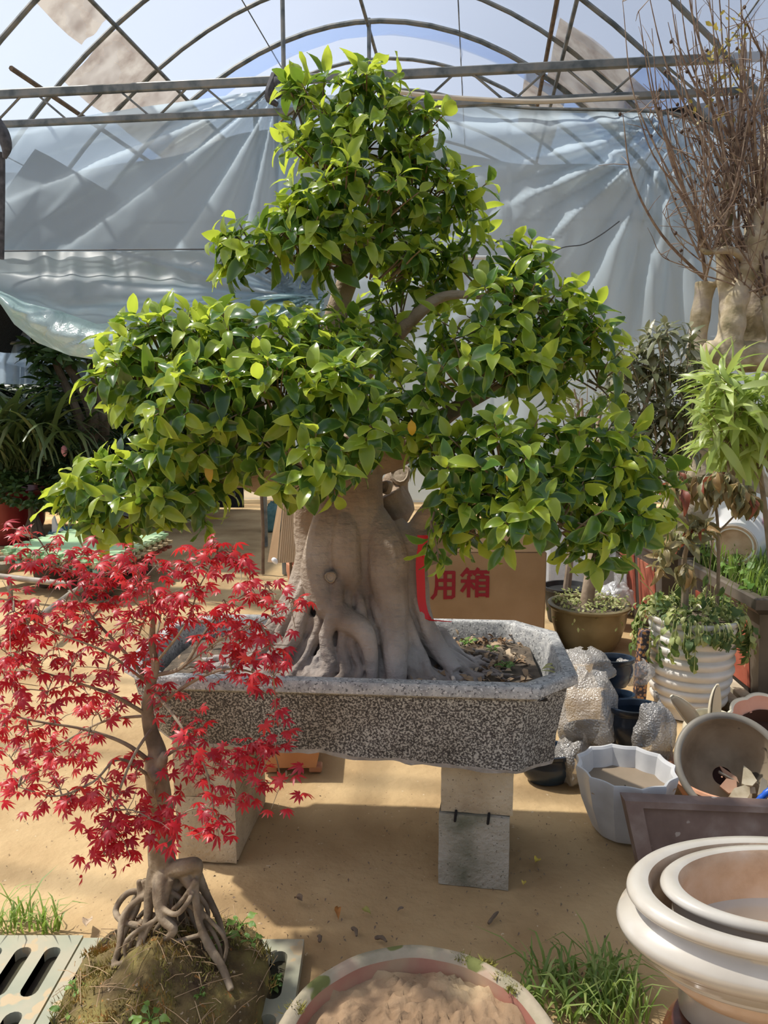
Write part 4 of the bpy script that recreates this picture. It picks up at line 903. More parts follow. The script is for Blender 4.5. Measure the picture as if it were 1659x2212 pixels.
# ---- fluted white pot with brown water
fp = at_y(1350, 1700, 2.45); FX, FY = fp[0], 2.45; gw = M('grey_white_glaze', (.50, .50, .50), (.60, .60, .60), rough=.35, scale=6, c3=(.66, .66, .65), spec=.5, speck=[((.45, .33, .22), 30, .72)])
r_ = empty('fluted_pot', (FX, FY, 0), 'white pot with twelve flutes and a scalloped rim, partly filled with mud', 'ceramic pot')
fl = lambda t, z: 1 - .075 * abs(math.sin(6 * t)) * min(1, z / .06 + .25)
m_ = MB(); m_.lathe((FX, FY, 0), [(.02, 0), (.095, 0), (.105, .012), (.125, .06), (.148, .12), (.162, .18), (.170, .222), (.167, .23), (.160, .23), (.154, .222)], 144, fn=fl); m_.build('body', gw, r_, angle=35)
m_ = MB(); m_.lathe((FX, FY, 0), [(.154, .222), (.150, .2), (.146, .16), (.140, .14)], 144, fn=fl); m_.build('inside', gw, r_, angle=35)
m_ = MB(); m_.lathe((FX, FY, 0), [(.146, .158), (.08, .157), (.003, .157)], 72, fn=lambda t, z: 1 - .075 * abs(math.sin(6 * t))); m_.build('mud', M('wet_mud', (.22, .17, .115), (.26, .20, .14), rough=.6, scale=8), r_)
# ---- brown tray on its edge
tray_m = M('dull_brown_glaze', (.13, .085, .07), (.19, .13, .11), rough=.6, scale=6, detail=9, c3=(.30, .25, .22), bump=.15, speck=[((.36, .31, .27), 22, .70)])
tp = at_y(1345, 1722, 2.20); TX = tp[0]; th_ = tp[2]; r_ = empty('brown_tray', (TX + .33, 2.17, 0), 'brown glazed rectangular tray standing on its edge behind the white oval pots', 'tray')
def tray_pt(u, v, d):                      # u along, v up, d towards the camera
    wt = .70; x = TX + .05 * (1 - v) + u * (wt - .10 * (1 - v)); return np.array([x, 2.13 + .07 * v - d + .04 * u, v * (th_ - .055 * u)])
m_ = MB()
def prism(u0, u1, v0, v1, d0, d1): 
    q = [tray_pt(u, v, d) for d in (d0, d1) for u, v in ((u0, v0), (u1, v0), (u1, v1), (u0, v1))]
    m_.add(q, [(0, 3, 2, 1), (4, 5, 6, 7), (0, 1, 5, 4), (1, 2, 6, 5), (2, 3, 7, 6), (3, 0, 4, 7)])
prism(0, 1, 0, 1, -.03, 0); m_.build('panel', tray_m, r_)
m_ = MB(); prism(0, 1, .925, 1, 0, .022); m_.build('frame_rail', tray_m, r_)
m_ = MB(); prism(0, .075, .07, .925, 0, .022); m_.build('frame_rail', tray_m, r_)
m_ = MB(); prism(0, 1, 0, .07, 0, .022); m_.build('frame_rail', tray_m, r_)
m_ = MB(); prism(.925, 1, .07, .925, 0, .022); m_.build('frame_rail', tray_m, r_)
# ---- terracotta bowl, tilted grey bowl with shards, blue hose
BX, BY = 1.235, 2.60
m_ = MB(); m_.lathe((BX, BY, 0), [(.01, 0), (.12, 0), (.15, .03), (.185, .085), (.20, .105), (.207, .115), (.203, .124), (.192, .124), (.182, .112), (.16, .07), (.13, .025), (.01, .018)], 64)
thing('terracotta_bowl', m_, terra, 'shallow terracotta bowl holding the tilted grey bowl', 'bowl')
grey_b = M('grey_stoneware', (.17, .155, .13), (.25, .225, .18), rough=.5, scale=6, detail=8, c3=(.31, .27, .21)); bowl_in = M('bowl_inside', (.20, .15, .095), (.30, .235, .155), rough=.8, scale=7, detail=9, c3=(.36, .29, .20), speck=[((.06, .05, .035), 14, .64)])
bc = at_y(1578, 1652, 2.53); bn = unit([-.16, -.72, .66]); Mx = frame(np.cross(bn, [1, 0, 0]), bn)      # local z = bn
r_ = empty('grey_bowl', bc - bn * .15, 'grey stoneware bowl tipped on its side with broken pot shards inside', 'bowl')
m_ = MB(); m_.lathe(bc, [(.05, -.155), (.09, -.158), (.10, -.15), (.135, -.11), (.165, -.05), (.178, -.015), (.186, -.008), (.188, .004), (.182, .012), (.168, .012), (.163, .004)], 72, rot=Mx); m_.build('body', grey_b, r_, angle=60)
m_ = MB(); m_.lathe(bc, [(.163, .004), (.158, -.02), (.143, -.07), (.118, -.115), (.095, -.138), (.034, -.142)], 72, rot=Mx); m_.build('inside', bowl_in, r_, angle=60)
m_ = MB(); m_.lathe(bc, [(.034, -.142), (.034, -.152), (.003, -.153)], 32, rot=Mx); m_.build('drain_hole', M('dark_hole', (.035, .015, .012), rough=1), r_)
shard_a = M('glazed_shard', (.30, .24, .15), (.46, .40, .28), rough=.4, scale=14, c3=(.52, .47, .36)); shard_b = M('clay_shard', (.40, .22, .14), (.48, .30, .20), rough=.9, scale=12)
ex, ey = Mx[:, 0], Mx[:, 1]
down = unit(np.array([0, 0, -1]) - bn * np.dot([0, 0, -1], bn)); rt = np.cross(down, bn); rt = rt if rt[0] > 0 else -rt
SH_L = ['plaid-glazed pointed shard leaning in the grey bowl', 'plaid-glazed leaf-shaped shard at the lip of the grey bowl', 'square red clay shard lying in the grey bowl', 'triangular orange clay shard beside the drain hole', 'curved grey rim shard against the bowl wall', 'thin grey sliver of pottery across the drain hole', 'small pale pottery chip among the shards']
SHP = [((.055, .045, -.085), [(-.022, .04), (0, -.045), (.02, -.02), (.032, .02), (.012, .045), (-.012, .045)], 0, 0), ((.02, .115, -.05), [(-.045, .03), (-.02, -.01), (.04, -.045), (.035, -.005), (.01, .035)], 0, 1), ((-.005, .08, -.095), [(-.03, .01), (.0, -.028), (.03, -.02), (.025, .03), (-.005, .035)], 1, 2),
       ((.0, .035, -.115), [(-.025, -.03), (.03, .01), (.035, .03), (-.005, .02)], 1, 3), ((.095, .085, -.055), [(-.02, .035), (.005, -.035), (.022, -.025), (.016, .03), (-.008, .05)], 2, 4), ((-.005, .045, -.10), [(-.03, -.012), (.03, .015), (.035, .02), (-.03, -.004)], 2, 5), ((.06, .09, -.085), [(-.02, -.012), (.02, -.01), (.022, .01), (-.01, .014)], 0, 6)]
for k_, ((a, b_, c_), pts, mi, li) in enumerate(SHP):
    o_ = bc + rt * (a + .012) + down * (b_ - .035) + bn * (c_ - .004); t1 = unit(bn + rng.normal(0, .22, 3) + (0, 0, .2)); X_ = unit(rt - t1 * np.dot(rt, t1)); Y_ = np.cross(t1, X_); Y_ = Y_ if np.dot(Y_, down) > 0 else -Y_
    m_ = MB(); m_.poly([o_ + X_ * x + Y_ * y for x, y in pts], .008, t1); thing('pot_shard', m_, [shard_a, shard_b, grey_b][mi], SH_L[li], 'pottery shard', 'shards in the grey bowl')
P_, r2 = pxpath([(1618, 1752, 2.34, 7), (1640, 1728, 2.33, 7), (1675, 1698, 2.33, 7), (1740, 1660, 2.36, 7)], 8); m_ = MB()
m_.tube(P_, r2 * (1 + .1 * np.sin(np.arange(len(P_)) * 2.2)), 12); thing('blue_hose', m_, M('blue_plastic', (.015, .10, .52), rough=.35), 'bright blue ribbed hose end beside the grey bowl', 'hose')
# ---- rabbit-ear planter
cream = M('cream_glaze', (.66, .61, .46), (.72, .67, .53), rough=.15, scale=6, coat=.4); r_ = empty('ear_planter', (1.25, 2.93, 0), 'cream ceramic planter with two upright ear-shaped lobes behind the grey bowl', 'ceramic pot')
hc = at_y(1535, 1640, 2.93); m_ = MB(); m_.lathe((hc[0], 2.93, 0), [(.01, 0), (.07, 0), (.10, .03), (.118, .09), (.112, .15), (.09, .195), (.07, .205), (.065, .195), (.085, .15), (.01, .1)], 48); m_.build('body', cream, r_, angle=60)
for pts, fdir in (([(1512, 1590, 2.93, 9), (1500, 1560, 2.91, 16), (1482, 1535, 2.90, 17), (1463, 1515, 2.89, 12), (1450, 1503, 2.89, 4)], (-.35, -.9, .1)), ([(1546, 1590, 2.93, 11), (1546, 1560, 2.92, 19), (1547, 1525, 2.91, 19), (1549, 1495, 2.91, 13), (1551, 1478, 2.91, 4)], (.5, -.85, .1))):
    P_, rr_ = pxpath(pts, 6); m_ = MB(); m_.tube(P_, rr_, 16); V = m_.v[0]; fd = unit(fdir); cen = np.repeat(P_, 16, 0); d = V - cen; comp = d @ fd; V[:] = cen + d - np.outer(np.where(comp > 0, comp * 1.25, comp * .25), fd); ear = m_.build('ear', cream, r_)
    m_ = MB(); m_.tube(P_[2:-2], rr_[2:-2] * .72, 12); V = m_.v[0]; cen = np.repeat(P_[2:-2], 12, 0); d = V - cen; comp = d @ fd; V[:] = cen + d - np.outer(comp * .95, fd) - fd * .0 + fd * .001; m_.build('ear_lining', M('pale_lining', (.58, .50, .36), rough=.5), ear)
# ---- scalloped pink pot
sc_ = at_y(1672, 1574, 3.06); sn = unit([-.1, -.45, .9]); Ms = frame(np.cross(sn, [1, 0, 0]), sn); r_ = empty('scalloped_pot', (sc_[0], 2.98, 0), 'cream pot with scalloped rim and pink inside behind the grey bowl', 'ceramic pot')
sf = lambda t, z: 1 + (.07 * abs(math.sin(5 * t)) if z > -.05 else 0)
m_ = MB(); m_.lathe(sc_, [(.01, -.2), (.09, -.2), (.12, -.12), (.15, -.05), (.176, .0), (.18, .008), (.172, .012), (.164, .006)], 120, rot=Ms, fn=sf); m_.build('body', cream, r_, angle=60)
m_ = MB(); m_.lathe(sc_, [(.164, .006), (.145, -.02), (.128, -.04)], 120, rot=Ms, fn=sf); m_.build('inside', M('pink_clay', (.60, .28, .18), (.66, .36, .26), rough=.7, scale=6), r_, angle=60)
m_ = MB(); m_.lathe(sc_, [(.132, -.035), (.12, -.1), (.01, -.12)], 60, rot=Ms); m_.build('soil', M('dark_brown_soil', (.05, .022, .014), rough=1), r_)

# ---- dark glazed pots in bubble wrap
black_gl = M('blue_black_glaze', (.006, .008, .012), (.012, .022, .04), rough=.3, scale=5, detail=5, c3=(.02, .045, .08), coat=.15, speck=[((.10, .075, .045), 14, .70)])
bw, nt, b, out = newmat('bubble_wrap'); nt.nodes.remove(b)
tr = N(nt, 'ShaderNodeBsdfTransparent'); tr.inputs[0].default_value = (.9, .9, .9, 1); df = N(nt, 'ShaderNodeBsdfDiffuse'); df.inputs[0].default_value = (.42, .395, .36, 1); gl = N(nt, 'ShaderNodeBsdfGlossy'); gl.inputs['Roughness'].default_value = .25
tc = N(nt, 'ShaderNodeTexCoord'); vo = N(nt, 'ShaderNodeTexVoronoi'); vo.inputs['Scale'].default_value = 130; nt.links.new(tc.outputs['Object'], vo.inputs['Vector'])
bp = N(nt, 'ShaderNodeBump'); bp.inputs['Strength'].default_value = .8; bp.inputs['Distance'].default_value = .005; bp.invert = True; nt.links.new(vo.outputs['Distance'], bp.inputs['Height'])
for q in (df, gl): nt.links.new(bp.outputs[0], q.inputs['Normal'])
a1 = N(nt, 'ShaderNodeMixShader'); a1.inputs[0].default_value = .42; nt.links.new(df.outputs[0], a1.inputs[1]); nt.links.new(tr.outputs[0], a1.inputs[2])
a2 = N(nt, 'ShaderNodeMixShader'); a2.inputs[0].default_value = .09; nt.links.new(a1.outputs[0], a2.inputs[1]); nt.links.new(gl.outputs[0], a2.inputs[2]); nt.links.new(a2.outputs[0], out.inputs[0])
def dark_pot(px_, py_, yy, w_px, h, label, oval=.75, z0=None):
    p = at_y(px_, py_, yy); R_ = w_px / 2 * pxs(yy, py_); zt_ = p[2]; zb_ = zt_ - h if z0 is None else z0; h = zt_ - zb_
    rt_ = empty('dark_pot', (p[0], yy, zb_), label, 'ceramic pot', 'dark glazed pots in bubble wrap'); m_ = MB()
    m_.lathe((p[0], yy, zb_), [(.01, 0), (R_ * .66, 0), (R_ * .7, h * .08), (R_ * .78, h * .15), (R_ * .93, h * .4), (R_ * .95, h * .6), (R_ * .88, h * .78), (R_ * .9, h * .84), (R_, h * .88), (R_, h), (R_ * .86, h), (R_ * .80, h * .85)], 48, 1, oval); m_.build('body', black_gl, rt_, angle=60)
    m_ = MB(); m_.lathe((p[0], yy, zb_), [(R_ * .80, h * .85), (R_ * .8, h * .4), (.01, h * .25)], 48, 1, oval); m_.build('inside', black_gl, rt_); return rt_
dark_pot(1183, 1618, 2.80, 125, .1, 'black glazed pot lying lowest, next to the planter blocks', z0=0)
dark_pot(1288, 1575, 3.02, 140, .1, 'black glazed pot stacked under the bubble wrap', z0=.0)
dark_pot(1372, 1524, 2.80, 118, .13, 'blue-black oval pot with the bubble wrap pulled open', .7, z0=.15)
dark_pot(1395, 1640, 2.80, 105, .1, 'dark glazed pot at the bottom under the pulled-open wrap', z0=.0)
dark_pot(1335, 1498, 2.92, 72, .06, 'small dark dish between two bubble-wrapped pots', .8, z0=.185)
dark_pot(1325, 1420, 3.08, 92, .15, 'black glazed pot at the top of the wrapped stack', .7, z0=.27)
def wrap(px_, py_, yy, rx, ry, rz_, a0, a1_, e0, e1, seed, label):
    c_ = at_y(px_, py_, yy); s_ = pxs(yy, py_); P_ = []
    for e in np.linspace(e0, e1, 26):
        row = []
        for a in np.linspace(a0, a1_, 40):
            d = np.array([math.cos(R(e)) * math.cos(R(a)), math.cos(R(e)) * math.sin(R(a)), math.sin(R(e))])
            k_ = 1 + .20 * nz(d, 1.9, seed) - .16 * abs(nz(d, 3.5, seed + 3)) + .03 * nz(d, 12, seed)
            q = c_ + d * k_ * np.array([rx * s_, rz_, ry * s_]); q[2] = max(q[2], .006); row.append(q)
        P_.append(row)
    m_ = MB(); m_.grid(P_); return thing('bubble_wrap', m_, bw, label, 'bubble wrap', 'bubble wrap round the dark pots', angle=None)
wrap(1268, 1535, 2.86, 66, 95, .14, 120, 400, -62, 84, 2, 'crumpled bubble wrap over the middle of the wrapped pot stack')
wrap(1262, 1440, 3.06, 66, 42, .12, 100, 400, -50, 84, 5, 'bubble wrap hood on top of the wrapped pot stack')
wrap(1402, 1590, 2.74, 50, 92, .12, 205, 415, -75, 72, 8, 'bubble wrap bag round the pots beside the ribbed white pot')
wrap(1238, 1640, 2.80, 40, 60, .10, 150, 390, -70, 60, 12, 'bubble wrap hanging to the ground next to the planter corner')
wrap(1365, 1450, 3.12, 46, 34, .08, 180, 380, -40, 60, 15, 'sunlit flap of bubble wrap behind the topmost black pot')

# ---- ribbed white pot with the wilted plant
RX, RY = at_y(1489, 1450, 3.47)[0], 3.47; rib_m = M('ribbed_white_glaze', (.62, .58, .52), (.70, .66, .60), rough=.4, scale=5, c3=(.75, .72, .66), spec=.5)
r_ = empty('ribbed_pot', (RX, RY, 0), 'tall white pot with stepped horizontal ribs holding a wilted shrub', 'ceramic pot')
pr = [(.01, 0), (.145, 0), (.15, .05)]
for k_ in range(8):
    z_ = .05 + k_ * .048; R_ = .168 + .022 * min(1, k_ / 3); pr += [(R_ - .012, z_ + .004), (R_ - .002, z_ + .014), (R_ + .005, z_ + .03), (R_ + .003, z_ + .042), (R_ - .008, z_ + .047)]
pr += [(.195, .44), (.205, .452), (.205, .465), (.195, .47), (.182, .465), (.175, .44)]
m_ = MB(); m_.lathe((RX, RY, 0), pr, 64); m_.build('body', rib_m, r_, angle=60)
m_ = MB(); m_.lathe((RX, RY, 0), [(.176, .44), (.1, .445), (.003, .45)], 40); m_.build('soil', soil, r_)
wil = leafmat('wilted_leaf', (.15, .155, .065), (.29, .275, .14), (.45, .40, .16), rough=.45, trans=.25, cc=(.34, .21, .085)); wil2 = leafmat('wilted_red_leaf', (.20, .05, .03), (.36, .12, .06), (.5, .16, .08), rough=.5, trans=.25)
wstem = M('shrub_stem', (.16, .12, .075), (.28, .22, .14), rough=.85, scale=14)
wp = empty('wilted_shrub', (RX, RY, .45), 'wilted shrub with drooping olive and reddish leaves in the ribbed pot', 'shrub'); WL = Leaves(DROOP_T)
for pts in ([(1478, 1330, RY, 9), (1480, 1270, RY, 8), (1478, 1210, RY, 6), (1490, 1160, RY - .03, 4)], [(1548, 1320, RY, 4.5), (1552, 1230, RY, 4), (1550, 1130, RY, 3.5), (1540, 1070, RY, 2.5), (1515, 1030, RY, 1.6)], [(1552, 1150, RY, 2.5), (1590, 1110, RY, 2), (1620, 1075, RY, 1.4)], [(1520, 1330, RY, 1.6), (1532, 1240, RY, 1.5), (1538, 1170, RY, 1.2)], [(1490, 1160, RY - .03, 3), (1480, 1090, RY, 2), (1470, 1040, RY, 1.4)]):
    P_, r2 = pxpath(pts); m_ = MB(); m_.tube(P_, r2, 8); m_.build('stem', wstem, wp)
def droopers(cx_, cy_, yy, rx, ry, ns, L, up=False, n_=(5, 8), sz=.095):
    for k_ in range(ns):
        p = at_y(cx_ + random.uniform(-rx, rx), cy_ + random.uniform(-ry, ry), yy + random.uniform(-.12, .1)); a0 = random.random() * 6
        for q in range(random.randint(*n_)):
            a = a0 + q * 2.4; d = np.array([math.cos(a) * .7, math.sin(a) * .7, -.9 if not up else random.uniform(-.6, .8)]) + rng.normal(0, .2, 3); L.add(p, d, (math.cos(a), math.sin(a), .5), sz * random.uniform(.7, 1.2), mat=1 if random.random() < .06 else 0)
droopers(1530, 1035, RY, 75, 20, 15, WL, sz=.115); droopers(1475, 1030, RY, 30, 14, 5, WL, sz=.11); droopers(1605, 1060, RY, 25, 14, 6, WL, sz=.11); droopers(1490, 1150, RY - .05, 35, 20, 5, WL, True); droopers(1462, 1200, RY - .08, 35, 30, 6, WL, True, sz=.085); droopers(1500, 1225, RY - .06, 25, 20, 3, WL, sz=.10)
WL.finish(wp, [wil, wil2], 300)
# weeds spilling over the ribbed pot
wv = empty('trailing_weeds', (RX, RY, .47), 'pale green weeds spilling over the rim of the ribbed pot', 'weeds'); VL = Leaves(DROOP_T + ROUND_T)
pale = leafmat('weed_pale', (.22, .28, .08), (.44, .48, .18), (.6, .68, .2), rough=.6, trans=.3, cc=(.56, .55, .28)); darkw = leafmat('weed_dark', (.05, .10, .03), (.12, .18, .05), (.25, .4, .08), rough=.6, trans=.3)
st_m = MB()
for k_ in range(150):
    a = random.uniform(0, 6.28); rr_ = random.uniform(.1, .21); p = np.array([RX + rr_ * math.cos(a), RY + rr_ * math.sin(a), .465 + random.uniform(0, .05)]); over = rr_ > .17
    for q in range(3):
        d = np.array([math.cos(a), math.sin(a), (-.9 if over else .4)]) + rng.normal(0, .35, 3); VL.add(p + rng.normal(0, .012, 3), d, (math.cos(a), math.sin(a), .8), random.uniform(.03, .06), mat=0 if random.random() < .7 else 1)
for k_ in range(46):
    a = random.choice([random.uniform(R(150), R(225)), random.uniform(R(290), R(380)), random.uniform(R(225), R(290))]); L_ = random.uniform(.06, .2) if math.cos(a) < -.3 or math.cos(a) > .4 else random.uniform(.03, .07)
    p0 = np.array([RX + .2 * math.cos(a), RY + .2 * math.sin(a), .475]); o_ = np.array([math.cos(a), math.sin(a), 0]); pts = [p0, p0 + o_ * .03 + [0, 0, .01], p0 + o_ * .05 - [0, 0, L_ * .5], p0 + o_ * .05 - [0, 0, L_]]; st_m.tube(smooth_path(pts, 4), .0018, 4)
    for t in np.linspace(.35, 1, 5): VL.add(p0 + o_ * .045 - [0, 0, L_ * t * .95], (rng.normal(0, .4), rng.normal(0, .4), -1), o_ + [0, 0, .3], random.uniform(.04, .075), mat=1 if random.random() < .6 else 0)
for k_ in range(16):
    p0 = np.array([RX + random.uniform(-.17, .17), RY + random.uniform(-.15, .1), .46]); h = random.uniform(.1, .3); st_m.tube(smooth_path([p0, p0 + [random.gauss(0, .01), 0, h * .6], p0 + [random.gauss(0, .04), random.gauss(0, .02), h]], 4), .0017, 4)
    if k_ % 2: VL.add(p0 + [0, 0, h * .7], (random.gauss(0, .5), -.2, -.8), (0, -1, .3), .07, mat=1)
o = st_m.build('stems', pale, wv); o['kind'] = 'stuff'; VL.finish(wv, [pale, darkw], 300)
# ---- strip of floral print
flo, nt, b, out = newmat('floral_print'); tc = N(nt, 'ShaderNodeTexCoord'); vo = N(nt, 'ShaderNodeTexVoronoi'); vo.inputs['Scale'].default_value = 60; nt.links.new(tc.outputs['Object'], vo.inputs['Vector'])
nt.links.new(ramp(nt, vo.outputs['Distance'], [(.25, (.50, .24, .07)), (.45, (.34, .20, .14)), (.55, (.03, .025, .045))]), b.inputs['Base Color'])
p = at_y(1386, 1440, 3.42); m_ = MB(); m_.box((p[0], 3.42, .205), (.05, .05, .41), rot3(0, R(2), 0), bev=.004); thing('printed_carton', m_, flo, 'narrow carton with orange floral print beside the ribbed pot', 'carton')

# ---- olive-brown round pot with small grey-leaved tree
GX, GY = at_y(1272, 1320, 4.45)[0], 4.45; gp = M('olive_glaze', (.12, .095, .045), (.18, .145, .075), rough=.35, scale=5, c3=(.22, .18, .10))
r_ = empty('round_pot', (GX, GY, 0), 'round olive-brown pot full of chickweed holding a slim tree', 'ceramic pot')
m_ = MB(); m_.lathe((GX, GY, 0), [(.01, 0), (.16, 0), (.19, .06), (.215, .15), (.222, .225), (.235, .237), (.243, .245), (.243, .256), (.232, .26), (.212, .258), (.205, .245), (.2, .21), (.01, .21)], 56); m_.build('body', gp, r_, angle=60)
m_ = MB(); m_.lathe((GX, GY, 0), [(.205, .225), (.1, .235), (.003, .24)], 40); m_.build('soil', soil, r_)
cw = empty('chickweed', (GX, GY, .24), 'chickweed carpet covering the soil of the round olive pot', 'weeds'); VL = Leaves(SMALL_T)
for k_ in range(420):
    a = random.uniform(0, 6.28); rr_ = .225 * random.random() ** .5; p = np.array([GX + rr_ * math.cos(a), GY + rr_ * math.sin(a), .245 + random.uniform(0, .06)])
    if random.random() < .1 and math.sin(a) < 0: p = np.array([GX + .25 * math.cos(a), GY + .25 * math.sin(a), .25 - random.uniform(0, .09)])
    VL.add(p, rng.normal(0, 1, 3), (0, -.3, 1), random.uniform(.018, .03))
VL.finish(cw, [pale], 120, minpx=5)
ol = leafmat('grey_olive_leaf', (.11, .125, .06), (.20, .21, .11), (.28, .31, .12), rough=.35, trans=.18, cc=(.33, .31, .20))
OLT = WIDE_T
ot = empty('slim_tree', (GX, GY, .24), 'slim tree with dull grey-olive leaves in the round olive pot', 'tree'); OL = Leaves(WIDE_T)
tree_bk = M('pale_bark', (.30, .22, .15), (.42, .33, .24), rough=.9, scale=14, bump=.3)
for pts in ([(1266, 1325, GY, 17), (1272, 1270, GY, 14), (1284, 1200, GY, 13), (1300, 1120, GY, 11), (1330, 1040, GY, 8), (1370, 950, GY, 6), (1400, 860, GY, 4), (1440, 740, GY, 2)], [(1330, 1040, GY, 5), (1400, 990, GY, 4), (1450, 920, GY, 3), (1490, 850, GY, 2)], [(1300, 1120, GY, 6), (1290, 1000, GY, 5), (1295, 900, GY, 4), (1340, 820, GY, 2)], [(1290, 1020, GY, 5), (1262, 950, GY + .1, 4), (1256, 860, GY + .1, 3)]):
    P_, r2 = pxpath(pts); m_ = MB(); m_.tube(P_, r2, 9); m_.build('trunk' if pts[0][3] > 10 else 'branch', tree_bk, ot)
twig = MB()
for cx_, cy_, rx, ry, ns in ((1440, 770, 65, 55, 26), (1400, 850, 90, 70, 40), (1470, 870, 55, 60, 26), (1430, 950, 70, 60, 26), (1370, 800, 50, 50, 12), (1430, 1010, 45, 30, 9), (1350, 920, 50, 50, 12)):
    for k_ in range(ns):
        p = at_y(cx_ + rx * random.uniform(-1, 1), cy_ + ry * random.uniform(-1, 1), GY + random.uniform(-.18, .18)); shoot(OL, p, np.array([(p[0] - GX - .45) * 1.5, -.2, .8]), 7, .115, (0, 0), droop=.6, spread=(25, 95))
o = twig.build('twig', tree_bk, ot); o['kind'] = 'stuff'; OL.finish(ot, [ol], 300)
# small dark pot and second trunk behind
p = at_y(1225, 1278, 5.0); m_ = MB(); m_.lathe((p[0], 5.0, 0), [(.01, 0), (.12, 0), (.14, .12), (.15, .2), (.165, .21), (.165, .23), (.15, .23), (.14, .2), (.01, .19)], 32); thing('nursery_pot', m_, M('black_plastic', (.02, .02, .02), rough=.5), 'small black pot behind the round olive pot', 'pot')
sp_ = empty('young_tree', (p[0], 5.0, .2), 'young tree with spotted bark in the small black pot', 'tree'); P_, r2 = pxpath([(1224, 1275, 5, 9), (1230, 1220, 5, 8), (1236, 1120, 5, 7), (1232, 1000, 5, 5), (1250, 900, 5, 3), (1240, 840, 5, 2)]); m_ = MB(); m_.tube(P_, r2, 8); m_.build('trunk', tree_bk, sp_)
OL = Leaves(LANCE_T); twig = MB()
for k_ in range(26): shoot(OL, at_y(1250 + random.uniform(-60, 80), 900 + random.uniform(-70, 90), 5 + random.uniform(-.2, .2)), np.array([random.gauss(0, .4), -.2, 1]), 6, .1, (0, 0), droop=.7)
o = twig.build('twig', tree_bk, sp_); o['kind'] = 'stuff'; OL.finish(sp_, [ol], 150)
# white foam block and crumpled plastic bags
foam = M('white_foam', (.78, .79, .80), (.84, .85, .86), rough=.8, scale=30, bump=.3)
p = at_y(1222, 1225, 5.85); m_ = MB(); m_.box((p[0], 5.85, .305), (.34, .2, .60), rot3(R(-6), 0, R(6)), bev=.012); thing('foam_box', m_, foam, 'white foam box lid standing behind the slim trunks', 'foam box')
for k_, (px_, py_, yy, rx, ry, lb) in enumerate(((1330, 1288, 4.85, 36, 30, 'crumpled white plastic bag behind the round olive pot'), (1305, 1215, 5.5, 48, 48, 'milky plastic sack between foam lid and red panelled planter'), (1340, 1255, 5.15, 11, 48, 'narrow white plastic sack against the red panelled planter'))):
    c_ = at_y(px_, py_, yy); s_ = pxs(yy, py_); P_ = []
    for e in np.linspace(-80, 88, 20):
        row = []
        for a in np.linspace(0, 360, 37):
            d = np.array([math.cos(R(e)) * math.cos(R(a)), math.cos(R(e)) * math.sin(R(a)), math.sin(R(e))]); q = c_ + d * (1 + .25 * nz(d, 2.2, k_) + .12 * nz(d, 6, k_)) * np.array([rx * s_, .1, ry * s_ * (1.0 if d[2] > 0 else 2.2)]); q[2] = max(q[2], .004); row.append(q)
        P_.append(row)
    m_ = MB(); m_.grid(P_); thing('plastic_bag', m_, film('bag_film', (.9, .9, .9), (.74, .75, .76), .12, gloss=.15, rough=.3, bump=.8, bscale=12), lb, 'plastic bag', angle=None)

# ---- long planters with red panels
dk = M('dark_stoneware', (.055, .045, .037), (.10, .082, .065), rough=.45, scale=5, detail=8, c3=(.14, .115, .09)); redp = M('red_panel', (.30, .06, .03), (.38, .09, .05), rough=.7, scale=6, c3=(.44, .14, .08), speck=[((.50, .26, .16), 26, .70)])
def long_planter(x0, x1, y0, y1, h, label):
    cx_, cy_ = (x0 + x1) / 2, (y0 + y1) / 2; rt_ = empty('long_planter', (cx_, cy_, 0), label, 'planter'); m_ = MB(); tp_ = .05
    def rg(ins, z): return np.array([(x0 + ins, y0 + ins, z), (x1 - ins, y0 + ins, z), (x1 - ins, y1 - ins, z), (x0 + ins, y1 - ins, z)])
    v, f = loft([rg(.09, 0), rg(.085, .02), rg(.045, h * .80), rg(.04, h * .84), rg(.012, h * .88), rg(0, h * .90), rg(0, h * .985), rg(.01, h), rg(.045, h), rg(.055, h * .98), rg(.07, h * .7)]); m_.add(v, f); m_.f.append((0, 3, 2, 1)); m_.m.append(0); m_.build('body', dk, rt_, angle=30)
    for t0, t1 in ((.10, .46), (.54, .90)):
        def fp_(t, zz): ins = .09 + (.045 - .09) * zz / (h * .8); return np.array([x0 + ins - .006, y0 + .08 + (y1 - y0 - .16) * t, zz])
        m_ = MB(); q = [fp_(t0, h * .12), fp_(t1, h * .12), fp_(t1, h * .72), fp_(t0, h * .72)]; m_.poly(q, .012, (1, 0, .05)); m_.build('red_panel', redp, rt_, smooth=False)
    m_ = MB(); m_.grid([[(x, y, h - .05 + .02 * nz((x * 4, y * 4, 0))) for x in np.linspace(x0 + .06, x1 - .06, 12)] for y in np.linspace(y0 + .06, y1 - .06, 14)]); m_.build('soil', soil, rt_); return rt_
long_planter(1.60, 2.35, 4.42, 5.45, .61, 'dark long planter with red panels, the far one holding the bare tree')
long_planter(1.70, 2.5, 3.42, 4.36, .555, 'dark long planter with red panels overgrown with bright grass')
wood = M('weathered_wood', (.26, .22, .15), (.40, .35, .25), rough=.9, scale=8, c3=(.50, .45, .34), bump=.3)
for k_, (xx, lb) in enumerate(((1.735, 'weathered wooden batten against the foot of the grassy planter'), (1.65, 'weathered wooden batten lying farther out from the grassy planter'))):
    m_ = MB(); m_.box((xx, 3.62, .03), (.06, .75, .055), rot3(0, 0, R(-2)), bev=.004); thing('wooden_batten', m_, wood, lb, 'wood batten')
grass_m = leafmat('grass_blade', (.14, .22, .05), (.28, .38, .10), (.38, .58, .08), rough=.5, trans=.35)
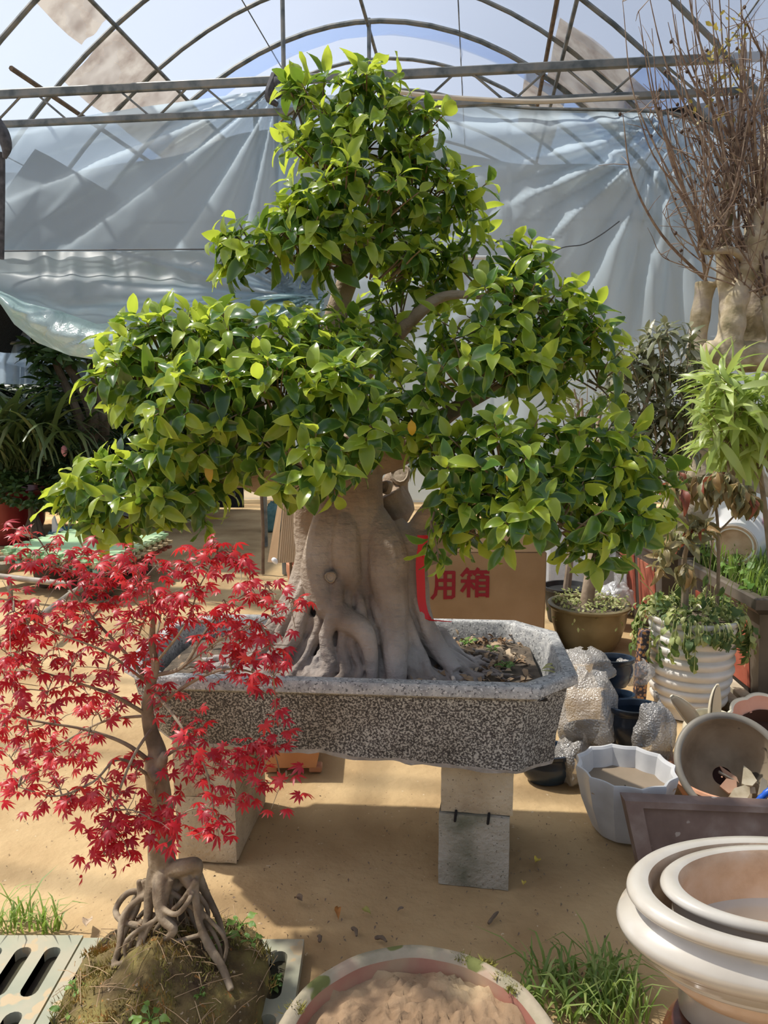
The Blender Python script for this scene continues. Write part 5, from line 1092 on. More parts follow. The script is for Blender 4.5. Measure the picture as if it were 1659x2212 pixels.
def grass(name, pts_fn, n_, h0, h1, label, mt=grass_m, wdt=.004, lean=.5, loc=None, droop=.4):
    m_ = MB()
    for k_ in range(n_):
        p = np.array(pts_fn(), float); h = random.uniform(h0, h1); a = random.uniform(0, 6.28); dr = np.array([math.cos(a), math.sin(a), 0]) * h * lean * random.uniform(.2, 1.2); s_ = np.array([-math.sin(a), math.cos(a), 0]) * wdt * random.uniform(.6, 1.2)
        q = [p, p + dr * .25 + [0, 0, h * .5], p + dr * .65 + [0, 0, h * .85], p + dr * 1.2 + [0, 0, h * (1 - droop * random.random())]]
        m_.add([q[0] - s_, q[0] + s_, q[1] - s_, q[1] + s_, q[2] - s_ * .7, q[2] + s_ * .7, q[3]], [(0, 1, 3, 2), (2, 3, 5, 4), (4, 5, 6)])
    return thing(name, m_, mt, label, 'grass', kind='stuff', angle=None)
grass('grass', lambda: (random.uniform(1.76, 2.45), random.uniform(3.47, 4.3), .52), 900, .06, .22, 'bright green grass and weeds growing in the red panelled planter', wdt=.005)
grass('grass', lambda: (random.uniform(1.66, 2.2), random.uniform(4.5, 5.2), .57), 420, .03, .09, 'low pale weeds on the soil below the bare tree', pale, wdt=.006)
VLr = empty('leafy_weeds', (2.0, 3.9, .52), 'broad-leaved weeds among the bright grass in the planter', 'weeds'); VL = Leaves(ROUND_T)
for k_ in range(160): VL.add((random.uniform(1.74, 2.3), random.uniform(3.45, 4.3), .53 + random.random() * .09), (random.gauss(0, 1), random.gauss(0, 1), .3), (0, -.4, 1), random.uniform(.035, .07))
VL.finish(VLr, [weedm], 160)
# tipped white pot with pink flower, lying on the grassy planter
fw = M('white_porcelain', (.74, .74, .76), (.80, .80, .81), rough=.18, scale=4, coat=.4); pc_ = at_y(1640, 1140, 4.15); ax = unit([.55, .75, .22]); Mp = frame(np.cross(ax, [0, 0, 1]), ax); fc = at_y(1585, 1178, 3.98)
r_ = empty('flower_pot', fc + ax * .1, 'tipped white porcelain pot with a painted pink flower on the grassy planter', 'ceramic pot')
m_ = MB(); m_.lathe(fc, [(.09, .0), (.115, -.004), (.12, .01), (.135, .05), (.165, .14), (.185, .22), (.19, .27), (.2, .28), (.2, .3), (.18, .3), (.17, .25), (.1, .03)], 56, rot=Mp); m_.build('body', fw, r_, angle=60)
m_ = MB(); m_.lathe(fc, [(.118, -.001), (.105, -.006), (.094, .002), (.09, .014), (.003, .016)], 48, rot=Mp); m_.build('foot_ring', clay_in, r_, angle=60)
pinkm = M('pink_print', (.66, .10, .36), (.80, .35, .60), rough=.3, scale=40); e1 = unit(np.cross(ax, [0, 0, 1])); e1 = e1 if e1[1] < 0 else -e1; upv = unit(np.cross(e1, ax)); upv = upv if upv[2] > 0 else -upv
for k_ in range(6):
    a_ = R(35) + .11 * math.cos(k_ * 1.05); h_ = .13 + .022 * math.sin(k_ * 1.05); rr_ = .162 + .0035 + (h_ - .14) * .24; nrm = unit(e1 * math.cos(a_) + upv * math.sin(a_)); q = fc + ax * h_ + nrm * rr_; m_ = MB(); tq = unit(np.cross(ax, nrm))
    m_.poly([q + ax * .016 * math.cos(t) + tq * .013 * math.sin(t) for t in np.linspace(0, 6.28, 9)[:-1]], .0015, nrm); m_.build('petal_print', pinkm, r_, smooth=False)

# ---- bare crape myrtle
cb, nt, b, out = newmat('smooth_mottled_bark'); tc = N(nt, 'ShaderNodeTexCoord'); n1 = N(nt, 'ShaderNodeTexNoise'); n1.inputs['Scale'].default_value = 7; n1.inputs['Detail'].default_value = 8; nt.links.new(tc.outputs['Object'], n1.inputs['Vector'])
nt.links.new(ramp(nt, n1.outputs[0], [(.30, (.20, .17, .08)), (.42, (.36, .29, .17)), (.52, (.50, .42, .29)), (.62, (.40, .33, .26)), (.72, (.28, .27, .13))]), b.inputs['Base Color']); b.inputs['Roughness'].default_value = .75
n2 = N(nt, 'ShaderNodeTexNoise'); n2.inputs['Scale'].default_value = 22; nt.links.new(tc.outputs['Object'], n2.inputs['Vector']); bp = N(nt, 'ShaderNodeBump'); bp.inputs['Strength'].default_value = .5; bp.inputs['Distance'].default_value = .015; nt.links.new(n2.outputs[0], bp.inputs['Height']); nt.links.new(bp.outputs[0], b.inputs['Normal'])
CY = 5.0; cm = empty('bare_tree', (at_y(1500, 1150, CY)[0], CY, .5), 'old bare crape myrtle with smooth mottled trunk and thin leafless twigs', 'tree'); tb = MB()
for pts in ([(1495, 1190, CY, 66), (1497, 1110, CY, 60), (1500, 1040, CY, 52), (1510, 960, CY, 46), (1525, 890, CY, 42), (1545, 830, CY, 30), (1550, 780, CY, 26)], [(1545, 900, CY, 26), (1515, 860, CY + .1, 24), (1505, 780, CY + .12, 22), (1512, 690, CY + .12, 20), (1525, 610, CY + .12, 22)],
            [(1520, 760, CY - .05, 24), (1560, 768, CY - .05, 32), (1610, 770, CY - .05, 32), (1680, 775, CY - .05, 34), (1720, 800, CY - .05, 40)], [(1570, 760, CY - .04, 34), (1580, 710, CY - .04, 28), (1592, 650, CY - .04, 24), (1612, 590, CY - .04, 22), (1630, 520, CY - .04, 22), (1650, 450, CY - .04, 20)],
            [(1575, 700, CY + .02, 20), (1568, 620, CY + .02, 17), (1562, 540, CY + .02, 17), (1568, 470, CY + .02, 15), (1580, 400, CY + .02, 14), (1597, 330, CY + .02, 13)], [(1640, 800, CY + .12, 44), (1632, 700, CY + .14, 40), (1636, 590, CY + .14, 36), (1645, 480, CY + .14, 34), (1660, 380, CY + .14, 28), (1670, 260, CY + .14, 20)],
            [(1690, 760, CY - .05, 30), (1670, 700, CY - .05, 18), (1650, 640, CY - .06, 10)], [(1630, 1180, CY + .1, 52), (1622, 1080, CY + .1, 46), (1605, 1000, CY + .1, 38), (1590, 930, CY + .08, 30), (1560, 850, CY + .05, 24)], [(1612, 560, CY - .05, 10), (1575, 540, CY - .12, 9), (1530, 545, CY - .16, 7), (1510, 535, CY - .18, 5)]):
    P_, r2 = pxpath(pts); P_[:, 2] = np.minimum(P_[:, 2], [roofz(np.dot(q_ - G0, gx)) - .3 for q_ in P_]); tb.tube(P_, r2 * (1 + .08 * np.sin(np.arange(len(P_)) * 1.1)), 12)
me = tb.mesh('trunk', cb, True, tuple(cm.location), None); tmp = link('trunk', me, cm); md = tmp.modifiers.new('fuse', 'REMESH'); md.mode = 'VOXEL'; md.voxel_size = .012; md.use_smooth_shade = True; md = tmp.modifiers.new('soften', 'SMOOTH'); md.factor = .5; md.iterations = 3
twm = M('dry_twig', (.15, .10, .075), (.26, .18, .13), rough=.8, scale=20, c3=(.36, .28, .2)); rr = random.Random(21); tiny = MB(); pods = []
starts = [(1512, 535, CY - .18), (1530, 545, CY - .16), (1575, 470, CY), (1585, 400, CY), (1597, 335, CY), (1650, 450, CY), (1640, 520, CY), (1660, 380, CY + .1), (1668, 300, CY + .1), (1620, 570, CY - .04), (1525, 610, CY + .1), (1600, 620, CY - .05), (1655, 640, CY - .06)]
for k_ in range(125):
    x0, y0, yy = rr.choice(starts); x0 += rr.uniform(-8, 8); y0 += rr.uniform(-15, 25)
    long_ = rr.random() < .62; tipx = x0 + rr.gauss(-95 if rr.random() < .5 else 10, 80); tipx = max(1345, min(1720, tipx)); tipy = y0 - (rr.uniform(220, 560) if long_ else rr.uniform(50, 200))
    y1 = yy + rr.uniform(-.35, .15); side = rr.uniform(.35, .9)
    r0 = rr.uniform(2.0, 3.6) if long_ else rr.uniform(1.2, 2.2)
    pts = [(x0, y0, yy, r0), (x0 + (tipx - x0) * side * .6 + rr.uniform(-10, 10), y0 - (y0 - tipy) * .28, yy + (y1 - yy) * .4, r0 * .8), (x0 + (tipx - x0) * (.55 + .4 * side), y0 - (y0 - tipy) * .62, yy + (y1 - yy) * .7, r0 * .6), (tipx, tipy, y1, .7)]
    P_, r2 = pxpath(pts, 5)
    for q_ in P_: q_[2] = min(q_[2], roofz(np.dot(q_ - G0, gx)) - .12)
    m_ = MB(); m_.tube(P_, r2, 6); m_.build('branch', twm, cm)
    for q in range(rr.randint(3, 7)):
        i = rr.randrange(3, len(P_)); d = np.array([rr.gauss(0, .09), rr.gauss(0, .07), rr.uniform(-.03, .16)]); tiny.tube([P_[i], P_[i] + d * .5 + [0, 0, .008], P_[i] + d], [.0028, .002, .0012], 4)
        if rr.random() < .22: pods.append(P_[i] + d)
o = tiny.build('twig', twm, cm); o['kind'] = 'stuff'
pod_m = M('dry_seed_pod', (.08, .05, .035), rough=.8); m0 = MB(); m0.lathe((0, 0, 0), [(.001, -.012), (.009, -.006), (.011, .002), (.006, .010), (.001, .013)], 8); pm = m0.mesh('seed_pod', pod_m)
for p in pods[:70]: o = link('seed_pod', pm, cm, tuple(p - np.array(cm.location)))
yl = leafmat('yellowing_leaf', (.30, .26, .06), (.45, .34, .08), (.6, .5, .1), rough=.5, trans=.4); VL = Leaves(SMALL_T)
for k_ in range(70): VL.add(at_y(1560 + rr.gauss(0, 22), rr.uniform(20, 200), CY + rr.uniform(-.2, .1)), rng.normal(0, 1, 3), rng.normal(0, 1, 3), rr.uniform(.03, .055))
for k_ in range(10): VL.add(at_y(1545 + rr.gauss(0, 25), rr.uniform(215, 270), CY - .1), rng.normal(0, 1, 3), rng.normal(0, 1, 3), .05)
VL.finish(cm, [yl], 100)
# ---- bright long-leaved shrub at the frame edge
br = leafmat('bright_lance_leaf', (.22, .32, .06), (.38, .48, .12), (.62, .75, .14), rough=.35, trans=.38, cc=(.50, .58, .24)); BYY = 3.75
bs = empty('long_leaved_shrub', (at_y(1660, 1200, BYY)[0], BYY, .52), 'bright yellow-green shrub with long narrow leaves in the grassy planter', 'shrub'); BL = Leaves([leaf_mesh(.18, 6, 1, .25, c_, seed=i) for i, c_ in enumerate([.5, .9, 1.3])]); twig = MB()
for pts in ([(1668, 1240, BYY, 7), (1655, 1120, BYY, 6), (1640, 1010, BYY, 5), (1625, 930, BYY, 4), (1590, 870, BYY, 3)], [(1640, 1010, BYY, 4), (1690, 900, BYY, 4), (1680, 820, BYY, 2.5)], [(1632, 960, BYY, 3), (1580, 960, BYY - .1, 2), (1545, 930, BYY - .1, 1.5)]):
    P_, r2 = pxpath(pts); m_ = MB(); m_.tube(P_, r2, 8); m_.build('stem', wstem, bs)
for k_ in range(52):
    p = at_y(1625 + random.uniform(-85, 80), 900 + random.uniform(-85, 80), BYY + random.uniform(-.22, .22)); shoot(BL, p, np.array([random.gauss(-.5, .4), -.3, .7]), 8, .23, (0, 0), droop=.8, spread=(20, 90))
o = twig.build('twig', wstem, bs); o['kind'] = 'stuff'; BL.finish(bs, [br], 300)
# ================================================================ behind the planter
card = M('cardboard', (.27, .17, .085), (.31, .20, .105), rough=.9, scale=3, c3=(.34, .225, .125), bump=.1, bscale=120)
ink = M('red_ink', (.24, .012, .02), rough=.9)
BYc = 4.25; a0_ = at_y(858, 1340, BYc); b0_ = at_y(1186, 1340, BYc); zt_ = at_y(1000, 1192, BYc)[2]; x0, x1 = a0_[0], at_y(1180, 1250, BYc)[0]
box = empty('cardboard_box', ((x0 + x1) / 2, BYc + .2, 0), 'brown cardboard carton with red printed characters standing behind the stone planter', 'carton')
m_ = MB(); m_.box(((x0 + x1) / 2, BYc + .2, zt_ / 2), (x1 - x0, .4, zt_), bev=.008); m_.build('body', card, box)
m_ = MB(); m_.poly([(x0, BYc - .002, zt_), (x1 - .02, BYc - .002, zt_), (x1 - .05, BYc + .05, zt_ + .15), (x0, BYc + .05, zt_ + .15)], .004, (0, 1, 0)); m_.build('flap', card, box, smooth=False)
STR = {'zhuan': [[(.15, .85), (.85, .85)], [(.05, .62), (.95, .62)], [(.5, 1), (.36, .42), (.8, .42), (.55, .15)], [(.3, .2), (.7, 0)]],
       'yong': [[(.2, .97), (.2, .45), (.15, .15), (.03, 0)], [(.2, .97), (.86, .97), (.86, .08), (.78, .03), (.62, .03)], [(.2, .68), (.86, .68)], [(.2, .38), (.86, .38)], [(.53, .97), (.53, 0)]],
       'xiang': [[(.22, 1), (.02, .76)], [(.13, .89), (.46, .89)], [(.26, .88), (.33, .76)], [(.6, 1), (.47, .80)], [(.54, .89), (.98, .89)], [(.70, .88), (.78, .76)], [(.02, .56), (.48, .56)], [(.27, .72), (.27, 0)], [(.25, .52), (.03, .2)], [(.30, .48), (.47, .30)],
                 [(.57, .70), (.96, .70), (.96, .0)], [(.57, .70), (.57, 0)], [(.57, .49), (.96, .49)], [(.57, .28), (.96, .28)], [(.57, .06), (.96, .06)]]}
for nm, (pl_, pr_, pt_, pb_) in (('zhuan', (872, 926, 1238, 1295)), ('yong', (932, 988, 1235, 1292)), ('xiang', (996, 1056, 1229, 1288))):
    A = at_y(pl_, pb_, BYc); B = at_y(pr_, pt_, BYc); m_ = MB()
    ns_ = 0
    for st in STR[nm]:
        for (u0, v0), (u1, v1) in zip(st[:-1], st[1:]):
            ns_ += 1
            p = np.array([A[0] + (B[0] - A[0]) * u0, BYc - .0012, A[2] + (B[2] - A[2]) * v0]); q = np.array([A[0] + (B[0] - A[0]) * u1, BYc - .0012, A[2] + (B[2] - A[2]) * v1]); d = unit(q - p); s_ = np.array([-d[2], 0, d[0]]) * .0098; p = p - d * .006; q = q + d * .006; p[1] -= ns_ * .00025; q[1] -= ns_ * .00025
            m_.add([p - s_, q - s_, q + s_, p + s_], [(0, 1, 2, 3)])
    m_.build('printed_character', ink, box, smooth=False)
# corrugated cardboard leaning on a tall clay pot behind the trunk
cp = at_y(672, 1250, 3.95); m_ = MB(); m_.lathe((cp[0], 4.0, 0), [(.01, 0), (.10, 0), (.115, .2), (.125, .5), (.135, .56), (.135, .6), (.12, .6), (.11, .5), (.01, .45)], 36); thing('tall_clay_pot', m_, terra, 'tall terracotta pot behind the ficus trunk', 'ceramic pot')
corr = M('corrugated_card', (.46, .33, .20), (.52, .38, .24), rough=.9, scale=6)
q = [at_y(x, y, yy) for x, y, yy in ((600, 1216, 3.84), (660, 1214, 3.84), (664, 1082, 3.9), (612, 1078, 3.9))]
r_ = empty('cardboard_sheet', q[0], 'ribbed cardboard sheet propped up beside the ficus trunk', 'cardboard'); P_ = []
for t in np.linspace(0, 1, 6):
    P_.append([(q[0] * (1 - u) + q[1] * u) * (1 - t) + (q[3] * (1 - u) + q[2] * u) * t + np.array([0, .0022 * math.sin(u * 80), 0]) for u in np.linspace(0, 1, 90)])
m_ = MB(); m_.grid(P_); m_.build('ribbed_face', corr, r_, angle=None)
m_ = MB(); f1 = [at_y(x, y, yy) for x, y, yy in ((578, 1214, 3.92), (598, 1216, 3.85), (611, 1078, 3.91), (602, 1076, 3.96))]; m_.poly(f1, .004, (0, 1, 0)); m_.build('bent_edge', card, r_, smooth=False)
m_ = MB(); P2 = np.array([at_y(592, 1206, 3.83), at_y(596, 1218, 3.83)]); m_.tube(smooth_path([P2[0] - [.01, 0, 0], (P2[0] + P2[1]) / 2, P2[1] + [.006, 0, 0]], 3), [.006, .012, .014, .014, .013, .01, .006], 7); m_.build('torn_tape', foam, r_)
stake_m = M('brown_stake', (.12, .075, .045), (.20, .13, .08), rough=.8, scale=12)
p = at_z(627, 1300, 0.0); m_ = MB(); b_ = at_y(627, 1214, 3.86); m_.tube([(b_[0], 3.88, 0), (b_[0], 3.88, b_[2])], .007, 8); thing('thin_stake', m_, stake_m, 'thin dark stake under the ribbed cardboard sheet', 'stake')
p = at_z(568, 1240, 0); t_ = at_y(566, 1040, p[1]); m_ = MB(); m_.tube([p, (p + t_) / 2 + [.005, 0, 0], [p[0], p[1], t_[2]]], .014, 8); thing('brown_post', m_, stake_m, 'slim brown post standing alone on the sandy floor', 'post')
# teal sack on the far floor
p = at_z(590, 1145, 0); m_ = MB(); P_ = []
for e in np.linspace(-20, 88, 14): P_.append([p + np.array([0, 0, .05]) + np.array([math.cos(R(e)) * math.cos(a) * .12, math.cos(R(e)) * math.sin(a) * .12, max(-.05, math.sin(R(e)) * .27)]) * (1 + .18 * nz((math.cos(a), math.sin(a), e / 30), 2)) for a in np.linspace(0, 6.283, 28)])
m_.grid(P_); thing('teal_sack', m_, M('teal_sack', (.06, .14, .14), (.11, .21, .20), rough=.8, scale=20), 'small teal sack on the sandy floor behind the brown post', 'sack', angle=None)
# terracotta pot low behind the planter
p = at_z(655, 1676, 0); r_ = empty('square_clay_pot', (p[0], p[1] + .13, 0), 'orange rectangular clay pot on the floor behind the concrete blocks', 'ceramic pot'); m_ = MB()
def rg4(w_, d_, z): return np.array([(p[0] - .20 - w_ + .24, p[1] + .13 - d_, z), (p[0] + .05 + (w_ - .2), p[1] + .13 - d_, z), (p[0] + .05 + (w_ - .2), p[1] + .13 + d_, z), (p[0] - .20 - w_ + .24, p[1] + .13 + d_, z)])
v, f = loft([rg4(.19, .11, .022), rg4(.2, .12, .03), rg4(.215, .135, .10), rg4(.225, .145, .115), rg4(.225, .145, .14), rg4(.205, .125, .14), rg4(.19, .11, .06)]); m_.add(v, f); m_.f.append((0, 3, 2, 1)); m_.m.append(0); m_.build('body', M('orange_clay', (.50, .23, .11), (.58, .30, .16), rough=.8, scale=8), r_, angle=30)
for sx in (-.13, .045):
    m_ = MB(); m_.box((p[0] + sx, p[1] + .05, .012), (.05, .05, .024), bev=.004); m_.build('foot', terra, r_)

# ================================================================ far corner behind the maple
# interlocking foam mats on a rough stand
mq = [np.array(v_) for v_ in ((-2.0, 5.41), (-2.9, 5.84), (-2.72, 6.90), (-1.87, 6.45))]
def mat(z0, h, mt, label, jit, seed):
    rnd = random.Random(seed); c_ = sum(mq) / 4 + np.array([rnd.uniform(-jit, jit), rnd.uniform(-jit, jit)]); Q = [q_ + c_ - sum(mq) / 4 for q_ in mq]; pts = []
    for a, b_ in zip(Q, Q[1:] + Q[:1]):
        d = b_ - a; n_ = np.array([d[1], -d[0]]) / np.linalg.norm(d); n_ = n_ if np.dot(n_, (a + b_) / 2 - c_) > 0 else -n_; k_ = 10
        for i in range(k_):
            for t, o_ in ((.05, 0), (.18, 0), (.12, .045), (.62, .045), (.56, 0), (.95, 0)): pts.append(a + d * ((i + t) / k_) + n_ * o_)
    h0 = lambda x, y: z0 + .02 * math.sin((x + 2) * 3) * ((y - 5.4) / 1.5)
    m_ = MB(); k_ = len(pts); top = [(x, y, h0(x, y) + h) for x, y in pts]; bot = [(x, y, h0(x, y)) for x, y in pts]; m_.add(top + bot, [tuple(range(k_ - 1, -1, -1)), tuple(range(k_, 2 * k_))] + [(i, (i + 1) % k_, k_ + (i + 1) % k_, k_ + i) for i in range(k_)])
    return thing('foam_mat', m_, mt, label, 'foam mat', 'stack of foam mats', smooth=False)
mg = M('green_foam', (.30, .46, .24), (.36, .54, .30), rough=.8, scale=3, c3=(.46, .58, .34), bump=.1); mtan = M('tan_foam', (.48, .38, .22), rough=.85); mteal = M('teal_foam', (.27, .46, .34), rough=.85); mred = M('red_foam', (.28, .08, .05), rough=.85)
LB = ['red-brown foam mat at the bottom of the mat stack', 'teal foam mat resting on the red-brown one', 'tan foam mat in the middle of the mat stack', 'tan foam mat right below the green mats', 'green foam mat just below the topmost mat', 'faded light green foam mat on top of the mat stack']
for i, (mt, lb) in enumerate(zip([mred, mteal, mtan, mtan, mg, mg], LB)): mat(.20 + i * .022, .021, mt, lb, .03 if i < 5 else .0, i)
for (cx_, cy_, lb) in ((-2.15, 5.62, 'dark drum stool under the mat corner next to the floor'), (-2.1, 6.4, 'dark drum stool under the mats on the post side'), (-2.65, 6.0, 'dark drum stool under the mats next to the pipe frame'), (-2.55, 6.6, 'dark drum stool under the mats near the red pot')):
    m_ = MB(); m_.lathe((cx_, cy_, 0), [(.01, 0), (.11, 0), (.125, .03), (.135, .10), (.125, .18), (.115, .197), (.01, .198)], 28); thing('drum_stool', m_, M('dark_wood', (.06, .04, .03), (.11, .075, .05), rough=.6, scale=8), lb, 'stool', 'stools under the mats')
pipe_o = M('scaffold_pipe', (.22, .18, .14), (.36, .32, .27), rough=.6, scale=9, metal=.2)
fr_ = empty('pipe_frame', (-2.5, 5.2, 0), 'old metal pipe frame lying in front of the foam mats', 'frame')
for pts in ([(-40, 1240, .17), (60, 1252, .17), (150, 1262, .17)], [(90, 1330, .17), (150, 1285, .17), (228, 1240, .17)], [(-40, 1212, .22), (60, 1200, .22), (110, 1190, .22)]):
    m_ = MB(); m_.tube([at_z(*q_) for q_ in pts], .022, 10); m_.build('pipe', pipe_o, fr_)
for px_, py_ in ((152, 1275), (20, 1246), (216, 1250)):
    p = at_z(px_, py_, .17); m_ = MB(); m_.tube([(p[0], p[1], 0), p], .018, 8); m_.build('leg', pipe_o, fr_)
m_ = MB(); a = at_z(-30, 1235, .13); b_ = at_z(120, 1200, .16); m_.tube(smooth_path([a, (a + b_) / 2 + [0, 0, -.01], b_], 4), [.05, .06, .055, .05, .06, .05, .05, .045, .04], 8); thing('weathered_log', m_, wood, 'weathered log resting on the pipe frame', 'log')
p = at_y(262, 1145, 7.7); m_ = MB(); m_.box((p[0], 7.7, .16), (.26, .2, .32), rot3(0, 0, R(10)), bev=.01); thing('grey_crate', m_, M('grey_crate', (.10, .095, .09), (.15, .14, .13), rough=.9, scale=12), 'grey stone-like block behind the foam mats', 'crate')
m_ = MB(); m_.poly([at_y(x, y, 7.0) for x, y in ((112, 1152), (136, 1146), (122, 1135), (116, 1115), (112, 1122))], .03, (0, 1, 0)); thing('white_shard', m_, m_w, 'pointed white plastic piece sticking up behind the green mats', 'plastic piece', smooth=False)
p = at_y(170, 1148, 7.15); m_ = MB(); m_.lathe((p[0], 7.15, 0), [(.01, 0), (.2, 0), (.25, .25), (.27, p[2]), (.25, p[2]), (.23, .25), (.01, .2)], 36); thing('teal_basin', m_, M('teal_plastic', (.07, .16, .17), rough=.4), 'teal plastic basin behind the foam mats', 'basin')
# small ficus in a red pot
RPX = at_y(40, 1110, 7.9)[0]; r_ = empty('red_pot', (RPX - .1, 7.9, 0), 'deep red glazed pot with a small clipped ficus', 'ceramic pot'); m_ = MB(); m_.lathe((RPX - .1, 7.9, 0), [(.01, 0), (.26, 0), (.34, .2), (.38, .48), (.40, .5), (.40, .55), (.36, .55), (.34, .45), (.01, .42)], 40); m_.build('body', M('red_glaze', (.16, .012, .014), (.22, .02, .02), rough=.3, scale=4), r_, angle=60)
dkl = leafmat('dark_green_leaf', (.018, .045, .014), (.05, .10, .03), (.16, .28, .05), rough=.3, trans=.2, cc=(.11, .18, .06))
def bushy(name, label, cat, base, pads, lt, size, mt, n_leaf, stems, sm, limit=120):
    rt_ = empty(name, base, label, cat); LV = Leaves(lt)
    for pts in stems:
        P_, r2 = pxpath(pts); m__ = MB(); m__.tube(P_, r2, 8); m__.build('trunk', sm, rt_)
    for cx_, cy_, yy, rx, ry, rd_, ns in pads:
        c_ = at_y(cx_, cy_, yy); s_ = pxs(yy, cy_)
        for k_ in range(ns):
            q = rng.normal(0, 1, 3); q /= np.linalg.norm(q); q *= random.uniform(.55, 1.0); p_ = c_ + q * np.array([rx * s_, rd_, ry * s_]); a0 = random.random() * 6
            for j_ in range(n_leaf):
                a = a0 + j_ * 2.4; LV.add(p_, np.array([math.cos(a), math.sin(a), random.uniform(-.5, .7)]) + q * .8, q + [0, 0, .7], size * random.uniform(.7, 1.2))
    LV.finish(rt_, [mt], limit, minpx=5); return rt_
dbark = M('dark_bark', (.07, .055, .04), (.13, .10, .07), rough=.9, scale=10, bump=.4)
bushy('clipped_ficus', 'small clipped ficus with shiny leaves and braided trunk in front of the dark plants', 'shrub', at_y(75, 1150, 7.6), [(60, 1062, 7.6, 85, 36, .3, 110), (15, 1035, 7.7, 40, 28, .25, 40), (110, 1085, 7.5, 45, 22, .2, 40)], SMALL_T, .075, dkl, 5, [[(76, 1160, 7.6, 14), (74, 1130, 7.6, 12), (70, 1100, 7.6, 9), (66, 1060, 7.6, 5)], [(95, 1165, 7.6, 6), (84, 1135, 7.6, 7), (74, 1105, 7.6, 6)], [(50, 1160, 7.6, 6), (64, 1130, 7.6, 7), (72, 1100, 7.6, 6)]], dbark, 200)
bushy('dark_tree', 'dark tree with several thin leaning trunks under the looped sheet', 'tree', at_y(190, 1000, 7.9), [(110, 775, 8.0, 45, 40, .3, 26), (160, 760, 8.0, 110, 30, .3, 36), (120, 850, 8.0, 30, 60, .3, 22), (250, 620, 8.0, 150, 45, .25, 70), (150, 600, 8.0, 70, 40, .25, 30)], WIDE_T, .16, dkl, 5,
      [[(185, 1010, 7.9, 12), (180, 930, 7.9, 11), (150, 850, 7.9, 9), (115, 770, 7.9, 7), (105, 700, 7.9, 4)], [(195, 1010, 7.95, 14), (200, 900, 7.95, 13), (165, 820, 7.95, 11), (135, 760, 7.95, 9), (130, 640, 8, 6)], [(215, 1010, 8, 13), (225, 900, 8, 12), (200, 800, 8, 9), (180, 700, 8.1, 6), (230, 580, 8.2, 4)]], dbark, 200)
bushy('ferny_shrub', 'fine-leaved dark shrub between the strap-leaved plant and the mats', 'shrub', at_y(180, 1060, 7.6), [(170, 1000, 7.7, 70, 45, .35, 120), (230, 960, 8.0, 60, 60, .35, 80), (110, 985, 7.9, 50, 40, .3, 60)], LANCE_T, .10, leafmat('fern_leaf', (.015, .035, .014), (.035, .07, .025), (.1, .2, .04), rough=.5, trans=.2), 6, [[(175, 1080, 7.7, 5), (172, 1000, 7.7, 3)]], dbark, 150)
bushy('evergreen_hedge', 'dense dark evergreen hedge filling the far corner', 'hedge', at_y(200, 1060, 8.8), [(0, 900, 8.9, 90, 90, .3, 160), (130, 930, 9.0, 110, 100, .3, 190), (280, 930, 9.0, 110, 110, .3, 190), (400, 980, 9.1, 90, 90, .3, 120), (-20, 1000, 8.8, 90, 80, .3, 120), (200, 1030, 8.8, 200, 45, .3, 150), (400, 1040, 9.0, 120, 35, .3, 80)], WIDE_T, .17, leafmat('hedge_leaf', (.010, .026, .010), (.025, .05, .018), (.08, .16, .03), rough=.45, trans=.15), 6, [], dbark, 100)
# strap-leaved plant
sl = empty('strap_leaved_plant', at_y(40, 1010, 7.9), 'big clump of arching strap leaves in the dark corner', 'plant'); SL = Leaves([leaf_mesh(.045, 7, 1, .3, c, seed=i) for i, c in enumerate([1.2, 1.9, 2.5])])
for k_ in range(330):
    p = at_y(40 + random.gauss(0, 55), 1000 + random.uniform(-30, 20), 7.9 + random.uniform(-.4, .4)); a = random.uniform(0, 6.28); SL.add(p, (math.cos(a) * .45, math.sin(a) * .45, 1), (-math.cos(a), -math.sin(a), .5), random.uniform(.8, 1.35), w=1)
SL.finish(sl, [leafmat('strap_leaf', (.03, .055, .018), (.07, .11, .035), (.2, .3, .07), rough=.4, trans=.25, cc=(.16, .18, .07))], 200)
p = at_y(139, 976, 7.45); m_ = MB(); m_.lathe(p, [(.001, -.05), (.02, -.03), (.03, .0), (.028, .04), (.012, .06), (.001, .062)], 10); thing('pink_flower', m_, M('pink_petal', (.55, .22, .25), rough=.6), 'single pale pink flower bud above the ferny shrub', 'flower')
# black nets added to keep the far corner dark
P_ = [[gh(dx, s, roofz(dx) - .14 + .03 * nz((dx * 2, s * 2, 0))) for dx in np.linspace(-3.95, -2.7, 16)] for s in np.linspace(-1.5, 2.2, 18)]  # added overhead to block the sun above the plants
m_ = MB(); m_.grid(P_); thing('shade_net', m_, net, 'black shade net added under the roof film to shade the dark plants', 'net', angle=None)
P_ = [[gh(-5.6 + .04 * math.sin(4 * s), s, z) for s in np.linspace(-1.5, 2.2, 24)] for z in np.linspace(.01, 1.9, 8)]  # added screen that stops sun coming in from the side
m_ = MB(); m_.grid(P_); thing('shade_net', m_, net, 'black shade net added outside the open side to keep sun off the dark plants', 'net', angle=None)
P_ = [[(x, 10.4 + .05 * math.sin(4 * x), z) for x in np.linspace(-5.6, -1.9, 16)] for z in np.linspace(.01, 1.95, 8)]  # added dark backdrop, covers the bright end wall
m_ = MB(); m_.grid(P_); thing('shade_net', m_, net, 'black net added upright behind the dark hedge as a dark backdrop', 'net', angle=None)
# shrubs seen dimly through the sheet
bushy('potted_shrub', 'tall shrub standing behind the plastic sheet near the post', 'shrub', at_y(420, 1000, 9.6), [(420, 660, 9.6, 70, 50, .4, 60), (330, 640, 9.6, 80, 50, .4, 70)], WIDE_T, .16, dkl, 5, [[(400, 1000, 9.6, 6), (400, 700, 9.6, 4)]], dbark, 40)

